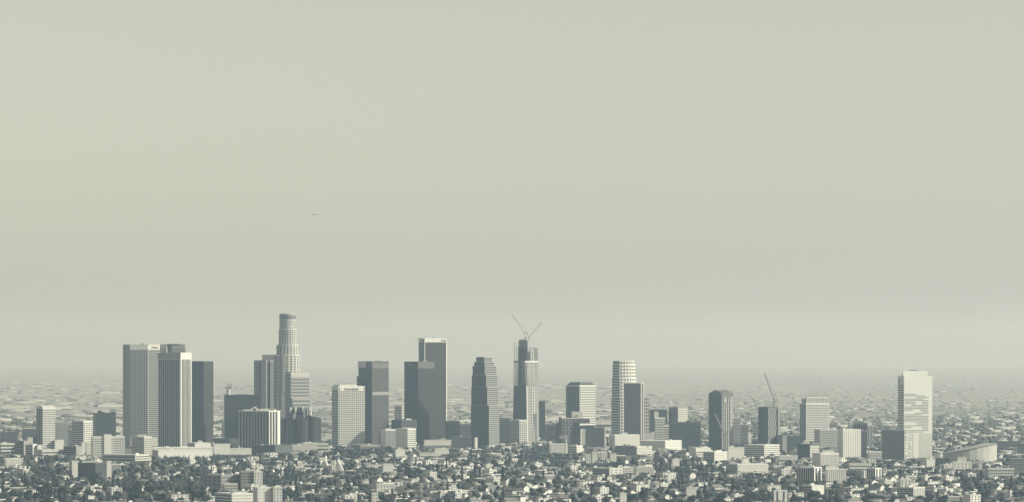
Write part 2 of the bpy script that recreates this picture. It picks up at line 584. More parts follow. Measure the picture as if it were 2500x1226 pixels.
# ribbed block with white edge
def ribs_block():
    D = dist(1104); T = Tower('office_tower', D, 656, 'mid-rise block with white vertical ribs and a cluttered white roof', 'building', TG)
    poly, A, B, u, v = corner_poly(T, 584, 656, 683, 62)
    C, Rp, Bk, Lp = poly; H = T.Z(1006)
    T.wall(poly, -10, H, mat('bronze_curtain_wall', g(0.06), amp=.2, rough=.4))
    for (a, b, n, w) in ((Lp, C, 10, 1.0), (C, Rp, 4, 3.0)):
        a = Vector(a); b = Vector(b); d = b - a; L = d.length; an = math.atan2(d.y, d.x)
        me = MB().box(0, w, -1.0, .6, -8, H).mesh('rib', WHITE)
        for i in range(n):
            c = a + d * (i / n)
            link('rib', me, T.root, (c.x, c.y, 0), an)
    MB().box(0, 9.5, -1.0, .6, -8, H).build('corner_pier', WHITE, T.root, tuple(Vector(Rp) - u * 9.5) + (0,), math.atan2(u.y, u.x))
    e = 1.4
    out = [tuple(Vector(C) - (u + v) * e), tuple(Vector(Rp) + (u - v) * e), tuple(Vector(Bk) + (u + v) * e), tuple(Vector(Lp) + (v - u) * e)]
    T.wall(out, H, H + 2.4, WHITE, 'cornice')
    for (a, b, y) in ((592, 611, 1001), (612, 630, 998), (634, 657, 999), (618, 625, 994), (668, 673, 999)):
        MB().box(T.P(a, 30)[0], T.P(b, 30)[0], 30, 42, H + 2.2, T.Z(y)).build('roof_plant', CREAM, T.root)
    T.finish(); KEEP.append((584, 683, 1092, D))
ribs_block()

# slender grey shaft tower left of the round-crowned tower
def tower_e():
    D = dist(1076); T = Tower('office_tower', D, 636, 'grey slender tower of stepped shafts left of the round-crowned tower', 'tower', TG)
    H = T.Z(880)
    m = mat('grey_green_granite', g(0.24, (.97, 1.0, .99)), amp=.05)
    T.wall([T.P(620, 6), T.P(633, 2), T.P(633, 40), T.P(620, 40)], -10, H, m)
    T.wall([T.P(632.8, 8), T.P(637, 8), T.P(637, 40), T.P(632.8, 40)], -10, H, DGREY, 'recess')
    T.wall([T.P(636.6, 2), T.P(649, 0), T.P(649, 40), T.P(636.6, 40)], -10, H + 1, m, 'shaft')
    T.wall([T.P(648.8, 5), T.P(655.5, 9), T.P(655.5, 40), T.P(648.8, 40)], -10, H, m, 'shaft')
    T.windows(T.P(648.8, 5), T.P(655.5, 9), 12, H - 4, 1, 34, .8, .5, STONE, name='balcony', proud=.8)
    T.wall([T.P(655.3, 14), T.P(660, 14), T.P(660, 40), T.P(655.3, 40)], -10, H, DGREY, 'recess')
    T.wall([T.P(659.6, 4), T.P(668, 9), T.P(668, 40), T.P(659.6, 40)], -10, H, GREY, 'shaft')
    T.windows(T.P(659.6, 4), T.P(668, 9), 12, H - 4, 1, 40, .9, .5, GLASS, name='window_band')
    T.windows(T.P(620, 6), T.P(633, 2), 12, H - 4, 1, 20, .9, .15, GLASS, name='window_band')
    T.wall([T.P(640, 14), T.P(673, 14), T.P(673, 38), T.P(640, 38)], -10, T.Z(866), mat('mid_grey_penthouse', g(.22)), 'core')
    T.finish(); KEEP.append((620, 668, 1040, D))
tower_e()

# round-crowned tallest tower on the left half
def tower_round():
    D = dist(1082); T = Tower('office_tower', D, 703, 'tallest white tower with a round glass crown and stepped shoulders', 'tower', TG)
    m = mat('white_granite', g(0.58), amp=.04)
    R = 34
    def cyl(c, r, y0, y1, nm='drum', n=24, nz=10, mm=None, win=True, fu=.5):
        p = ngon(T, c, r, R, n, math.pi / n)
        z0, z1 = (-10 if y1 is None else T.Z(y1)), T.Z(y0)
        T.wall(p, z0 - .1, z1, mm or m, nm)
        if win:
            ring_windows(T, p, max(z0, 4), z1 - 2, 1, nz, fu, .62, GLASS)
    # crown of vertical fins
    cyl(702.5, 20.6, 767, 780, 'crown', 24, 1, mat('crown_glass', g(.30), rough=.35), True, .4)
    cyl(702.5, 19.0, 765.5, 767, 'roof_plant', 24, 1, STONE, False)
    cyl(702, 20.0, 780, 803, 'drum', 24, 5)
    cyl(703.5, 23.2, 803, 842, 'drum', 24, 8)
    # stepped shoulders and the long shaft
    cyl(703.5, 27.0, 842, 866, 'shoulder', 20, 5)
    cyl(703, 31.0, 866, None, 'shaft', 20, 34)
    # bright flat bay with two window columns
    T.wall([T.P(689, -1), T.P(699, -1), T.P(699, 20), T.P(689, 20)], T.Z(957), T.Z(865), m, 'bay')
    T.windows(T.P(689, -1), T.P(699, -1), T.Z(956), T.Z(866), 2, 16, .5, .55, GLASS)
    T.wall([T.P(687, 0), T.P(699, 0), T.P(699, 20), T.P(687, 20)], -10, T.Z(957) - .1, GREY, 'bay')
    # left shafts in a darker granite, their shade put into the colour
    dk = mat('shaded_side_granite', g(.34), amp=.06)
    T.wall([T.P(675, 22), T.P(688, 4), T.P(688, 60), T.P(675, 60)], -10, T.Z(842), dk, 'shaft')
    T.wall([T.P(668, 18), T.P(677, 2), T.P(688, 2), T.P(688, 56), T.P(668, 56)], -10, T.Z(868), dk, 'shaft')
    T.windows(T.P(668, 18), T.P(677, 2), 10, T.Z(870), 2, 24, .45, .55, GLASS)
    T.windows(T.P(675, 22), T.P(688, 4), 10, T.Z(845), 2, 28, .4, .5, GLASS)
    T.finish(); KEEP.append((664, 735, 1030, D))
tower_round()

# stepped pale banded block in front of it
def tower_f():
    D = dist(1090); T = Tower('office_tower', D, 710, 'silver banded tower with a blank pale top in front of the round-crowned tower', 'tower', TG)
    m = mat('silver_spandrel', g(.36), amp=.04)
    poly, A, B, u, v = corner_poly(T, 696, 710, 755, 30)
    C, Rp, Bk, Lp = poly; H = T.Z(909)
    T.wall(poly, -10, H, m)
    T.windows(Lp, C, 8, H - 4, 1, 21, .96, .5, GGLASS, name='window_band')
    T.windows(C, Rp, 8, H - 13, 1, 20, .97, .48, GGLASS, name='window_band')
    T.trim(C, Rp, H - 11.5, H - .6, mat('pale_panel', g(.5)), 'cornice', proud=.5, thick=1)
    P2, A2, B2, u2, v2 = corner_poly(T, 700, 716, 760, 30)
    P2 = [(x - 1.5, y - 3.5) for x, y in P2]
    T.wall(P2, -10, T.Z(973), m, 'wing')
    T.windows(P2[0], P2[1], 8, T.Z(975), 1, 11, .97, .48, GGLASS, name='window_band')
    T.finish(); KEEP.append((698, 760, 1000, D))
tower_f()

# cluster of mirrored cylinders
def cylinders():
    D = dist(1092); T = Tower('hotel', D, 733, 'cluster of dark mirrored glass cylinders around a taller central drum', 'hotel', TG)
    m = mat('mirrored_glass', g(.05), rough=.22, amp=.3, spec=.6)
    for k, (c, r, y, dd) in enumerate(((731, 17, 997, 40), (709, 8, 1003, 34), (754, 6, 1000, 34), (694, 12, 1024, 26), (713, 14, 1019, 10),
                            (764, 13, 1019, 26), (776, 8.5, 1022, 40), (738, 15, 1016, 4))):
        p = ngon(T, c, r, dd, 16)
        T.wall(p, -10, T.Z(y), m, 'glass_drum')
        T.wall(ngon(T, c, r * .96, dd, 16), T.Z(y) - .2, T.Z(y) + 2, STEEL, 'roof_rim')
    for (c, y0, y1) in ((709, 995, 1008), (717, 1010, 1024), (721, 995, 1022), (739, 994, 1006), (743, 998, 1020), (751, 993, 1015), (755, 993, 1012), (758, 1000, 1015)):
        a, b = T.P(c - 1.2, -6), T.P(c + 1.2, -6)
        MB().box(a[0], b[0], -12, 28, T.Z(y1), T.Z(y0)).build('lift_shaft', CREAM, T.root)
    T.windows(T.P(698, -14), T.P(780, -14), 0, 8, 1, 2, .99, .5, GLASS, name='window_band')
    T.wall([T.P(684, -13), T.P(782, -13), T.P(782, 60), T.P(684, 60)], -10, 10, DGREY, 'podium')
    T.finish(); KEEP.append((684, 784, 1078, D))
cylinders()

# white bank slab with the sign
def bank_slab():
    D = dist(1096); T = Tower('office_tower', D, 826, 'bright white slab with a dense grid of square windows and a roof sign', 'tower', TG)
    poly, A, B, u, v = corner_poly(T, 810, 826, 891, 24)
    C, Rp, Bk, Lp = poly; H = T.Z(943)
    T.wall(poly, -10, H, WHITE)
    T.windows(C, Rp, 3, H - 11.5 * D / F, 14, 27, .62, .62, GLASS)
    T.windows(Lp, C, 3, H - 8, 1, 20, .9, .75, GGLASS, name='window_band')
    T.wall([tuple(Vector(C) + u * 4 + v * 2), tuple(Vector(Rp) - u * 18 + v * 2), tuple(Vector(Bk) - u * 18 - v * 2), tuple(Vector(Lp) + u * 4 - v * 2)], H, H + 3, CREAM, 'roof_plant')
    sign(T, C, Rp, .5, H - 9.0, 'UnionBank', 7.6, STEEL)
    for q in (.045, .965):
        c = Vector(C).lerp(Vector(Rp), q) - v * .3
        MB().box(-.9, .9, 0, .8, H - 9.5, H - 2.5).build('louvre', GLASS, T.root, (c.x, c.y, 0), math.atan2(u.y, u.x))
    T.finish(); KEEP.append((810, 891, 1087, D))
bank_slab()
bld('parking_garage', 855, 880, 934, 1087, 1100, 20, GREY, None, ('b', 1, .3), 'low dark deck under the bright white slab', 'garage', LG, vis=1094)

# dark tower with a pale cap block
def tower_g():
    D = dist(1090); T = Tower('office_tower', D, 908, 'dark glass tower with a pale block at its top left corner', 'tower', TG)
    m = mat('bronze_glass_tower', g(.075), rough=.3, amp=.12)
    poly, A, B, u, v = corner_poly(T, 875, 908, 949, 40)
    C, Rp, Bk, Lp = poly; H = T.Z(883)
    T.wall(poly, -10, H, m)
    gr = mat('grey_mullion_glass', g(.10), rough=.4, amp=.2)
    T.windows(C, Rp, 4, H - 19 * D / F, 1, 48, .96, .45, gr, name='window_band')
    T.windows(Lp, C, 4, H - 18 * D / F, 1, 24, .96, .35, mat('dim_mullion', g(.10)), name='window_band')
    T.trim(C, Rp, T.Z(965), T.Z(957), GREY, 'mechanical_floor', proud=.5, thick=.9, ext=-1)
    T.trim(C, Rp, T.Z(900), T.Z(886), mat('grey_louvre', g(.16)), 'mechanical_floor', proud=.5, thick=.9, ext=-1)
    T.wall([tuple(Vector(Lp) + Vector((-1.2, -1.2))), tuple(Vector(C).lerp(Vector(Lp), .42) + Vector((-1.2, -1.2))), tuple(Vector(C).lerp(Vector(Lp), .42) + Vector((6, 6))), tuple(Vector(Lp) + Vector((6, 6)))],
           T.Z(898), T.Z(882), mat('pale_cap', g(.6)), 'corner_block')
    T.wall([T.P(871, 26), T.P(884, 10), T.P(884, 50), T.P(871, 50)], -10, T.Z(919), m, 'wing')
    MB().box(T.P(914, 30)[0], T.P(930, 30)[0], 30, 40, H, H + 1.8).build('roof_plant', STEEL, T.root)
    T.wall([tuple(Vector(q) + Vector((0, 0))) for q in (tuple(Vector(C) - (u + v) * .4), tuple(Vector(Rp) + (u - v) * .4), tuple(Vector(Bk) + (u + v) * .4), tuple(Vector(Lp) + (v - u) * .4))], H - 1, H + .9, STEEL, 'parapet')
    T.finish(); KEEP.append((871, 949, 1084, D))
tower_g()

bld('office_block', 963, 981, 988, 991, 1056, 45, STONE, ('g', 5, 9, .6, .6), ('g', 2, 9, .4, .5),
    'small pale far tower peeking left of the black tower', 'building', LG, cap=2, tops=((966, 976, 988, STONE),), vis=1026)
bld('office_block', 956, 980, 1018, 1026, 1090, 35, DGREY, ('b', 8, .4, BLACK), ('b', 8, .4, BLACK),
    'flat-topped dark block at the foot of the black tower', 'building', LG, vis=1050)
T, P, H = bld('office_block', 929, 941, 968, 1049, 1098, 25, WHITE, None, ('v', 9, .6, GGLASS),
    'white-framed block with a blank grey left end, left of its twin', 'building', LG, cap=3, vis=1088)
bld('office_block', 966, 995, 1015, 1047, 1100, 48, WHITE, None, ('g', 8, 9, .7, .5, GGLASS),
    'white block with a blank left end and gridded right face under the black tower', 'building', LG, cap=3, vis=1092,
    tops=((983, 1006, 1045, WHITE),))

# black tower and the white-crowned tower
def tower_h():
    D = dist(1088); T = Tower('office_tower', D, 1020, 'matt black slab tower in front of the white-crowned tower', 'tower', TG)
    poly, A, B, u, v = corner_poly(T, 987, 1020, 1060, 40)
    C, Rp, Bk, Lp = poly; H = T.Z(883)
    m = mat('matt_black_wall', g(.035), rough=.5, amp=.2)
    T.wall(poly, -10, H, m)
    bk = mat('near_black_glass', g(.05), rough=.35, amp=.3)
    T.windows(Lp, C, 8, H - 18, 1, 40, .96, .4, bk, name='window_band')
    T.windows(C, Rp, 8, H - 20 * D / F, 1, 40, .96, .4, bk, name='window_band')
    T.trim(C, Rp, T.Z(900), H - .6, mat('grey_head', g(.13)), 'mechanical_floor', proud=.5, thick=.9)
    sign(T, Lp, C, .5, H - 9, 'PaulHastings', 5.0, STONE)
    MB().box(T.P(1032, 20)[0], T.P(1043, 20)[0], 20, 28, H, H + 2.2).build('roof_plant', WHITE, T.root)
    T.finish(); KEEP.append((987, 1060, 1076, D))
tower_h()
def tower_aon():
    D = dist(1080); T = Tower('office_tower', D, 1037, 'tall dark tower with a bright white crown band and white corner edges', 'tower', TG)
    poly, A, B, u, v = corner_poly(T, 1022, 1037, 1090, 26)
    C, Rp, Bk, Lp = poly; H = T.Z(826); Hc = T.Z(836)
    T.wall(poly, -10, Hc, mat('dark_bronze_wall', g(.065), rough=.4, amp=.12))
    bk = mat('dark_bronze_glass', g(.05), rough=.3, amp=.3)
    T.windows(C, Rp, 8, Hc - 6, 1, 56, .94, .5, bk, name='window_band')
    T.windows(Lp, C, 8, Hc - 6, 1, 44, .9, .5, bk, name='window_band')
    e = .5
    out = [tuple(Vector(C) - (u + v) * e), tuple(Vector(Rp) + (u - v) * e), tuple(Vector(Bk) + (u + v) * e), tuple(Vector(Lp) + (v - u) * e)]
    T.wall(out, Hc, H, WHITE, 'crown')
    for c, w in ((C, .8), (Rp, 1.5)):
        c = Vector(c)
        T.wall([tuple(c + (-u - v) * w), tuple(c + (u - v) * w * .6), tuple(c + (u + v) * w * .6), tuple(c + (v - u) * w)], -10, Hc - .1, WHITE, 'corner_pier')
    sign(T, C, Rp, .85, Hc + 2.2, 'Aon', 8, STEEL, shear=.3)
    sign(T, Lp, C, .68, Hc + 2.2, 'Aon', 8, STEEL, shear=.3)
    MB().box(T.P(1056, 20)[0], T.P(1060, 20)[0], 20, 26, H, H + 1.8).build('roof_plant', STEEL, T.root)
    T.finish(); KEEP.append((1022, 1092, 1040, D))
tower_aon()
bld('office_block', 1034, 1036, 1102, 1075, 1106, 10, CREAM, None, ('g', 24, 1, .5, .55), 'low cream block with a deep blank fascia below the white-crowned tower', 'building', LG, cap=9, vis=1092)
bld('office_block', 1088, 1092, 1122, 1029, 1092, 14, BLACK, None, ('v', 8, .4), 'dark block right of the white-crowned tower', 'building', LG, vis=1070)
bld('office_block', 1112, 1122, 1154, 1036, 1094, 20, DGREY, None, ('b', 9, .5), 'dull dark banded block left of the stepped dark tower', 'building', LG, vis=1070)
bld('office_block', 1100, 1104, 1152, 1066, 1100, 14, DGREY, None, ('b', 4, .5), 'low dark block at the foot of the stepped dark tower', 'building', LG, vis=1086)
bld('sign_pylon', 1157, 1160, 1166, 1069, 1106, 20, WHITE, None, None, 'plain white pylon slab before the stepped dark tower', 'pylon', LG, vis=1094, depth=8)

# stepped dark tower with white bands
def tower_i():
    D = dist(1098); T = Tower('office_tower', D, 1190, 'stepped dark tower with bright ribbon bands on its right face', 'tower', TG)
    m = mat('banded_spandrel', g(.42), amp=.05)
    dk = mat('shade_coloured_granite', g(.06), rough=.4, amp=.2)
    tiers = ((1163, 1182, 1202, 872), (1158, 1183, 1207, 884), (1154, 1184, 1212, 894), (1152, 1187, 1215, 916), (1151, 1190, 1217, 945), (1150, 1194, 1219, 990))
    for k, (l, c, r, y) in enumerate(tiers):
        z1 = T.Z(y); z0 = T.Z(tiers[k + 1][3]) if k + 1 < len(tiers) else -10
        o = (len(tiers) - 1 - k) * 2.2
        L_, C_, R_ = T.P(l, 34), T.P(c, o), T.P(r, 24)
        B_ = (L_[0] + R_[0] - C_[0], L_[1] + R_[1] - C_[1])
        T.wall([C_, R_, B_, L_], z0, z1, m, 'tier')
        n = max(2, round((z1 - max(z0, 4)) / 4.3))
        T.windows(C_, R_, max(z0, 2), z1 - 1, 1, n, .95, .5, GLASS, name='window_band')
        # dark polished cladding putting the left faces' shade into the colour
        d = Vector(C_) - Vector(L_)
        MB().box(0, d.length, -.45, .3, z0 + .2, z1 - .3).build('shade_cladding', dk, T.root, (L_[0], L_[1], 0), math.atan2(d.y, d.x))
    T.finish(); KEEP.append((1150, 1219, 1084, D))
tower_i()
bld('office_block', 1217, 1219, 1246, 1022, 1090, 10, DGREY, None, ('b', 14, .5), 'dark banded block right of the stepped dark tower', 'building', LG, vis=1072)
bld('office_block', 1243, 1268, 1287, 1026, 1094, 52, STONE, ('g', 6, 13, .6, .55), ('g', 4, 13, .6, .55),
    'pale gridded block left of the tower under construction', 'building', LG, cap=3, vis=1079)

# tower under construction, with its core and cranes
def construction():
    D = dist(1090); T = Tower('skyscraper', D, 1282, 'tall tower under construction with open top floors and a bare core', 'tower', TG)
    def ring(y, l, c, r):
        return [T.P(c, 0), T.P(r, 18), T.P(r - 8, 46), T.P(l, 40)]
    rows = [(1092, 1251, 1287, 1316), (943, 1254, 1285, 1314), (886, 1255, 1281, 1313), (849, 1256, 1281, 1312)]
    p0, p1, p2, p3 = [ring(*r) for r in rows]
    gl = mat('blue_grey_glazing', g(.11, (.95, 1, 1.02)), rough=.25, amp=.15, spec=.5)
    MB().prism(p0, -10, T.Z(943), 0, p1).build('glazed_shaft', gl, T.root)
    sl = mat('slab_concrete', g(.58), amp=.05)
    # white floor edges over the lit right side of the glazed shaft
    zz0, zz1 = 2, T.Z(943)
    n = 38
    for i in range(n):
        t = (i + .5) / n; z = zz0 + (zz1 - zz0) * t
        a = Vector(p0[0]).lerp(Vector(p1[0]), t); b = Vector(p0[1]).lerp(Vector(p1[1]), t)
        d = b - a; MB().box(0, d.length, -.7, .5, z - .85, z + .85).build('floor_edge', sl, T.root, (a.x, a.y, 0), math.atan2(d.y, d.x))
    for f in (.02, .48, .62):
        q0 = Vector(p0[0]).lerp(Vector(p0[1]), f); q1 = Vector(p1[0]).lerp(Vector(p1[1]), f)
        MB().bar((q0.x, q0.y - 1, 0), (q1.x, q1.y - 1, zz1), 1.6 if f < .1 else 1.0).build('corner_pier', WHITE, T.root)
    MB().box(-4, 4, -1.2, .2, 4, T.Z(1010)).build('hoist', GGLASS, T.root, (Vector(p0[0]).lerp(Vector(p0[1]), .66).x, Vector(p0[0]).lerp(Vector(p0[1]), .66).y, 0), math.atan2(p0[1][1] - p0[0][1], p0[1][0] - p0[0][0]))
    # partly clad floors, then open frame
    def frame(pa, pb, ya, yb_, step, cols, body, rr=.7, thick=.5):
        z0, z1 = T.Z(ya), T.Z(yb_)
        k = max(2, round((z1 - z0) / step))
        for i in range(k + 1):
            t = i / k; z = z0 + (z1 - z0) * t
            q = [tuple(Vector(pa[j]).lerp(Vector(pb[j]), t)) for j in range(4)]
            MB().prism(q, z - thick, z + thick).build('floor_slab', body, T.root)
        mb = MB()
        for j in range(4):
            a0, a1 = Vector(pa[j]), Vector(pa[(j + 1) % 4]); b0, b1 = Vector(pb[j]), Vector(pb[(j + 1) % 4])
            for c in range(cols):
                s, e = a0.lerp(a1, c / cols), b0.lerp(b1, c / cols)
                mb.bar((s.x, s.y, z0), (e.x, e.y, z1), rr)
        mb.build('column_grid', body, T.root)
    frame(p1, p2, 943, 886, 4.3, 7, mat('primed_frame', g(.45), amp=.1), .6, .7)
    frame(p2, p3, 884, 849, 5.2, 5, mat('bare_steel_frame', g(.12), amp=.1), .42, .3)
    core = [T.P(1266, 12), T.P(1288, 12), T.P(1288, 34), T.P(1266, 34)]
    T.wall(core, T.Z(945), T.Z(832), DGREY, 'core')
    T.wall([T.P(1268, 12), T.P(1286, 12), T.P(1286, 32), T.P(1268, 32)], T.Z(832), T.Z(829), STEEL, 'core_formwork')
    T.wall([T.P(1286, 10), T.P(1295, 10), T.P(1295, 24), T.P(1286, 24)], T.Z(886), T.Z(858), GREY, 'core')
    pw = [tuple(Vector(q) * 1.0) for q in p2]
    for a, b, mm in ((p2[3], p2[0], GREY), (p2[0], p2[1], WHITE)):
        T.trim(a, b, T.Z(886), T.Z(881), mm, 'debris_screen', proud=1.2, thick=1.2)
    # dark glass on the shaded lower left
    d = Vector(p1[0]) - Vector(p1[3])
    MB().box(d.length * .35, d.length, -.3, .3, T.Z(943), T.Z(892)).build('glazing', gl, T.root, (p1[3][0], p1[3][1], 0), math.atan2(d.y, d.x))
    T.finish(); KEEP.append((1250, 1316, 1078, D))
    return D
DW = construction()
MBs = None
def crane(px, D, ybase, ymast, tip, back, label, w=2.4, r=.35, group='tower cranes', cab=True):
    o = Vector((wx(px, D), D, wz(ybase, D)))
    root = empty('tower_crane', o)
    tag(root, label, 'crane', group)
    zt = wz(ymast, D) - o.z
    m = MB(); lattice(m, (0, 0, 0), (0, 0, zt), w, r, max(3, int(zt / 5))); m.build('mast', STEEL, root)
    tx, tz = wx(tip[0], D) - o.x, wz(tip[1], D) - o.z
    m = MB(); L = math.hypot(tx, tz - zt); lattice(m, (0, 0, zt + 1), (tx, 0, tz), w * .75, r * .9, max(4, int(L / 6))); m.build('jib', STEEL, root)
    bx, bz = wx(back[0], D) - o.x, wz(back[1], D) - o.z
    m = MB(); m.bar((0, 0, zt + 1), (bx, 0, zt + 1), r * 2); m.bar((0, 0, zt + 1), (bx * .5, 0, bz), r * 1.4); m.bar((bx, 0, zt + 1), (bx * .5, 0, bz), r * 1.4)
    deck = m.build('machinery_deck', STEEL, root)
    MB().box(min(bx * .7, bx), max(bx * .7, bx), -1.5, 1.5, zt - 1.5, zt + 2.5).build('counterweight', STEEL, deck)
    if cab:
        MB().box(-2 if bx > 0 else .5, -.5 if bx > 0 else 2, -1.3, 1.3, zt + .6, zt + 3).build('cab', GLASS, deck)
    m = MB(); m.bar((bx * .5, 0, bz), (tx, 0, tz), .14); m.build('pendant_line', STEEL, root)
    return root
crane(1281, DW + 24, 829, 815, (1250, 768), (1288, 800), 'crane on the bare core with its long jib raised left', w=1.6, r=.11)
crane(1290, DW + 30, 834, 826, (1322, 788), (1283, 812), 'crane beside the bare core with its jib raised right', w=1.4, r=.1)
# small hoist derrick on the left edge
def derrick():
    D = DW + 40
    root = empty('derrick', (wx(1257, D), D, wz(849, D))); tag(root, 'small derrick on the left roof edge of the unfinished tower', 'derrick')
    m = MB(); m.bar((-2, 0, 0), (-2, 0, 13), .45); m.build('mast', STEEL, root)
    m = MB(); m.bar((-2, 0, 12.5), (6, 0, 0), .4); m.build('strut', STEEL, root)
derrick()

bld('office_tower', 1314, 1316, 1331, 980, 1078, 8, BLACK, None, ('b', 20, .5, mat('near_black_glass', g(.05))), 'narrow black slab just right of the unfinished tower', 'tower', TG, vis=1064)
bld('apartment_tower', 1331, 1334, 1357, 1038, 1084, 10, GREY, None, ('g', 8, 10, .5, .5), 'mottled grey block between the black slab and the framed hotel', 'building', LG, vis=1074)

# dark hotel with white window frames, and its pale drum wall
def framed_hotel():
    D = dist(1094); T = Tower('office_block', D, 1372, 'dark block with large white window frames and a pointed corner turret', 'building', LG)
    p = [T.P(1357, 12), T.P(1372, 0), T.P(1397, 3), T.P(1400, 40), T.P(1357, 40)]
    T.wall(p, -10, T.Z(1033), DGREY)
    q = [T.P(1364, 10), T.P(1373, 0.5), T.P(1440, 12), T.P(1440, 44), T.P(1364, 44)]
    T.wall(q, T.Z(1033) - .1, T.Z(1022), DGREY, 'upper_floor')
    a, b = T.P(1372, 0), T.P(1397, 3)
    for r, (y0, y1) in enumerate(((1037, 1025.5), (1051, 1040.5), (1064, 1054), (1078, 1067))):
        n = 3
        for i in range(n):
            x0 = a[0] + (b[0] - a[0]) * i / n; x1 = a[0] + (b[0] - a[0]) * (i + 1) / n
            yy = a[1] + (b[1] - a[1]) * i / n - .8
            z0, z1 = T.Z(y0), T.Z(y1); f = .8
            m = MB()
            m.box(x0, x1 - .4, yy, yy + .6, z1 - f, z1); m.box(x0, x1 - .4, yy, yy + .6, z0, z0 + f)
            m.box(x0, x0 + f, yy, yy + .6, z0 + f, z1 - f); m.box(x1 - .4 - f, x1 - .4, yy, yy + .6, z0 + f, z1 - f)
            m.build('window_frame', STONE, T.root)
    T.trim(q[1], q[2], T.Z(1023), T.Z(1020.5), STONE, 'cornice', proud=1, thick=1.6)
    T.windows(T.P(1397, 5), T.P(1438, 12), T.Z(1031), T.Z(1025), 9, 1, .6, .7, GLASS)
    c = T.P(1367, 8)
    MB().prism(ngon(T, 1367.5, 4.5, 8, 8), T.Z(1022), T.Z(1018), 0, ngon(T, 1367.5, 2.0, 8, 8)).build('turret', DGREY, T.root)
    T.wall([T.P(1396, 18), T.P(1423, 20), T.P(1423, 40), T.P(1396, 40)], T.Z(1023), T.Z(1006), CREAM, 'roof_house')
    MB().prism([(3.0 * math.cos(t * math.pi / 8), 3.0 * math.sin(t * math.pi / 8)) for t in range(16)], 0, .6).build('round_vent', STEEL, T.root, (T.P(1410, 17.6)[0], 17.7, T.Z(1015)))
    T.root.children[-1].rotation_euler = (math.pi / 2, 0, 0)
    T.finish(); KEEP.append((1357, 1400, 1084, D))
framed_hotel()
# chamfer-topped tower
def tower_k():
    D = dist(1078); T = Tower('office_tower', D, 1415, 'squat tower with chamfered dark roof, dark left and white gridded right', 'tower', TG)
    poly, A, B, u, v = corner_poly(T, 1382, 1415, 1454, 42)
    C, Rp, Bk, Lp = poly; H = T.Z(941)
    T.wall(poly, -10, H, WHITE)
    c = (Vector(C) + Vector(Bk)) / 2
    tp = [tuple(c + (Vector(q) - c) * .72) for q in poly]
    MB().prism([tuple(c + (Vector(q) - c) * .96) for q in poly], H, T.Z(933.5), 0, tp).build('hipped_roof', DGREY, T.root)
    T.windows(C, Rp, 6, H - 3, 9, 22, .64, .56, GLASS)
    dk = mat('dark_gridded_glass', g(.06), rough=.3)
    T.windows(Lp, C, 6, H - 3, 9, 1, .84, 1, dk, name='window_strip')
    T.finish(); KEEP.append((1382, 1454, 1020, D))
tower_k()
T, P, H = bld('office_block', 1395, 1417, 1476, 1045, 1102, 22, BLACK, None, None, 'wide black block with a pale ladder-like stair bay', 'building', LG, vis=1090,
    tops=((1405, 1452, 1040, BLACK),))
a = math.radians(22)
MB().box(0, 2.6, -1.2, .3, 2, T.Z(1048)).build('stair_bay', CREAM, T.root, (0, 0, 0), a)
m_ = MB().box(2.6, 11, -1.0, .2, 0, 2.3).mesh('balcony', CREAM)
for k in range(8):
    link('balcony', m_, T.root, (0, 0, T.Z(1051 + k * 4.9)), a)
bld('warehouse', 1438, 1442, 1502, 1028, 1052, 6, CREAM, None, ('b', 1, .3), 'long low cream shed behind the wide black block', 'warehouse', LG, vis=1044)
# tower with the curved bright side
def tower_l():
    D = dist(1086); T = Tower('office_tower', D, 1512, 'white tower with banded flat left face and curved gridded right side', 'tower', TG)
    m = WHITE
    for k, (l, c, r, y, y0) in enumerate(((1497, 1513, 1551, 881, 890), (1496, 1512.5, 1553, 890, 923), (1494.5, 1513, 1555, 923, 970), (1493, 1514, 1556, 970, None))):
        z1 = T.Z(y); z0 = -10 if y0 is None else T.Z(y0)
        pc = T.P(c, 0); pr = T.P(r, 0); R = (pr[0] - pc[0])
        arc = []
        for i in range(9):
            t = math.pi / 2 * i / 8
            arc.append((pc[0] + R * math.sin(t), R * .85 * (1 - math.cos(t)) + .6 + k * -.0))
        pl = T.P(l, 26)
        poly = [pl, pc] + arc[1:] + [(pr[0], 50), (pl[0], 50)]
        T.wall(poly, z0, z1, m, 'tier')
        n = max(1, round((z1 - max(z0, 5)) / 7.0))
        for i in range(1, 9):
            T.windows(poly[i], poly[i + 1], max(z0, 5), z1 - .8, 1, n, .5, .52, GLASS)
        n = max(1, round((z1 - max(z0, 5)) / 6.2))
        T.windows(pl, pc, max(z0, 5), z1 - .8, 1, n, .92, .62, GGLASS, name='window_band')
    T.finish(); KEEP.append((1493, 1556, 1062, D))
tower_l()
def tower_m():
    D = dist(1090); T = Tower('office_tower', D, 1523, 'grey-green glass slab with a pale right edge before the curved white tower', 'tower', TG)
    p = [T.P(1523, 0), T.P(1564, 0), T.P(1572, 9), T.P(1572, 30), T.P(1523, 30)]
    H = T.Z(936)
    T.wall(p, -10, H, mat('smooth_green_grey_glass', g(.10, (.96, 1, 1)), rough=.2, amp=.08, spec=.5))
    T.windows(p[0], p[1], 4, H - 3, 1, 28, .98, .5, mat('green_grey_band', g(.085, (.96, 1, 1)), rough=.2), name='window_band')
    for q in (.1, .8):
        c = Vector(p[1]).lerp(Vector(p[2]), q)
        MB().box(-1.1, 1.1, -.8, .8, -8, H).build('corner_pier', CREAM, T.root, (c.x, c.y, 0), math.atan2(9, p[2][0] - p[1][0]))
    T.wall([(x, y) for x, y in [T.P(1522.7, -.4), T.P(1564.3, -.4), T.P(1572.4, 9), T.P(1572.4, 30.4), T.P(1522.7, 30.4)]], H - 1, H + .8, STONE, 'parapet')
    MB().box(T.P(1555, 10)[0], T.P(1562, 10)[0], 10, 16, H, H + 3).build('roof_plant', WHITE, T.root)
    T.finish(); KEEP.append((1523, 1572, 1058, D))
tower_m()
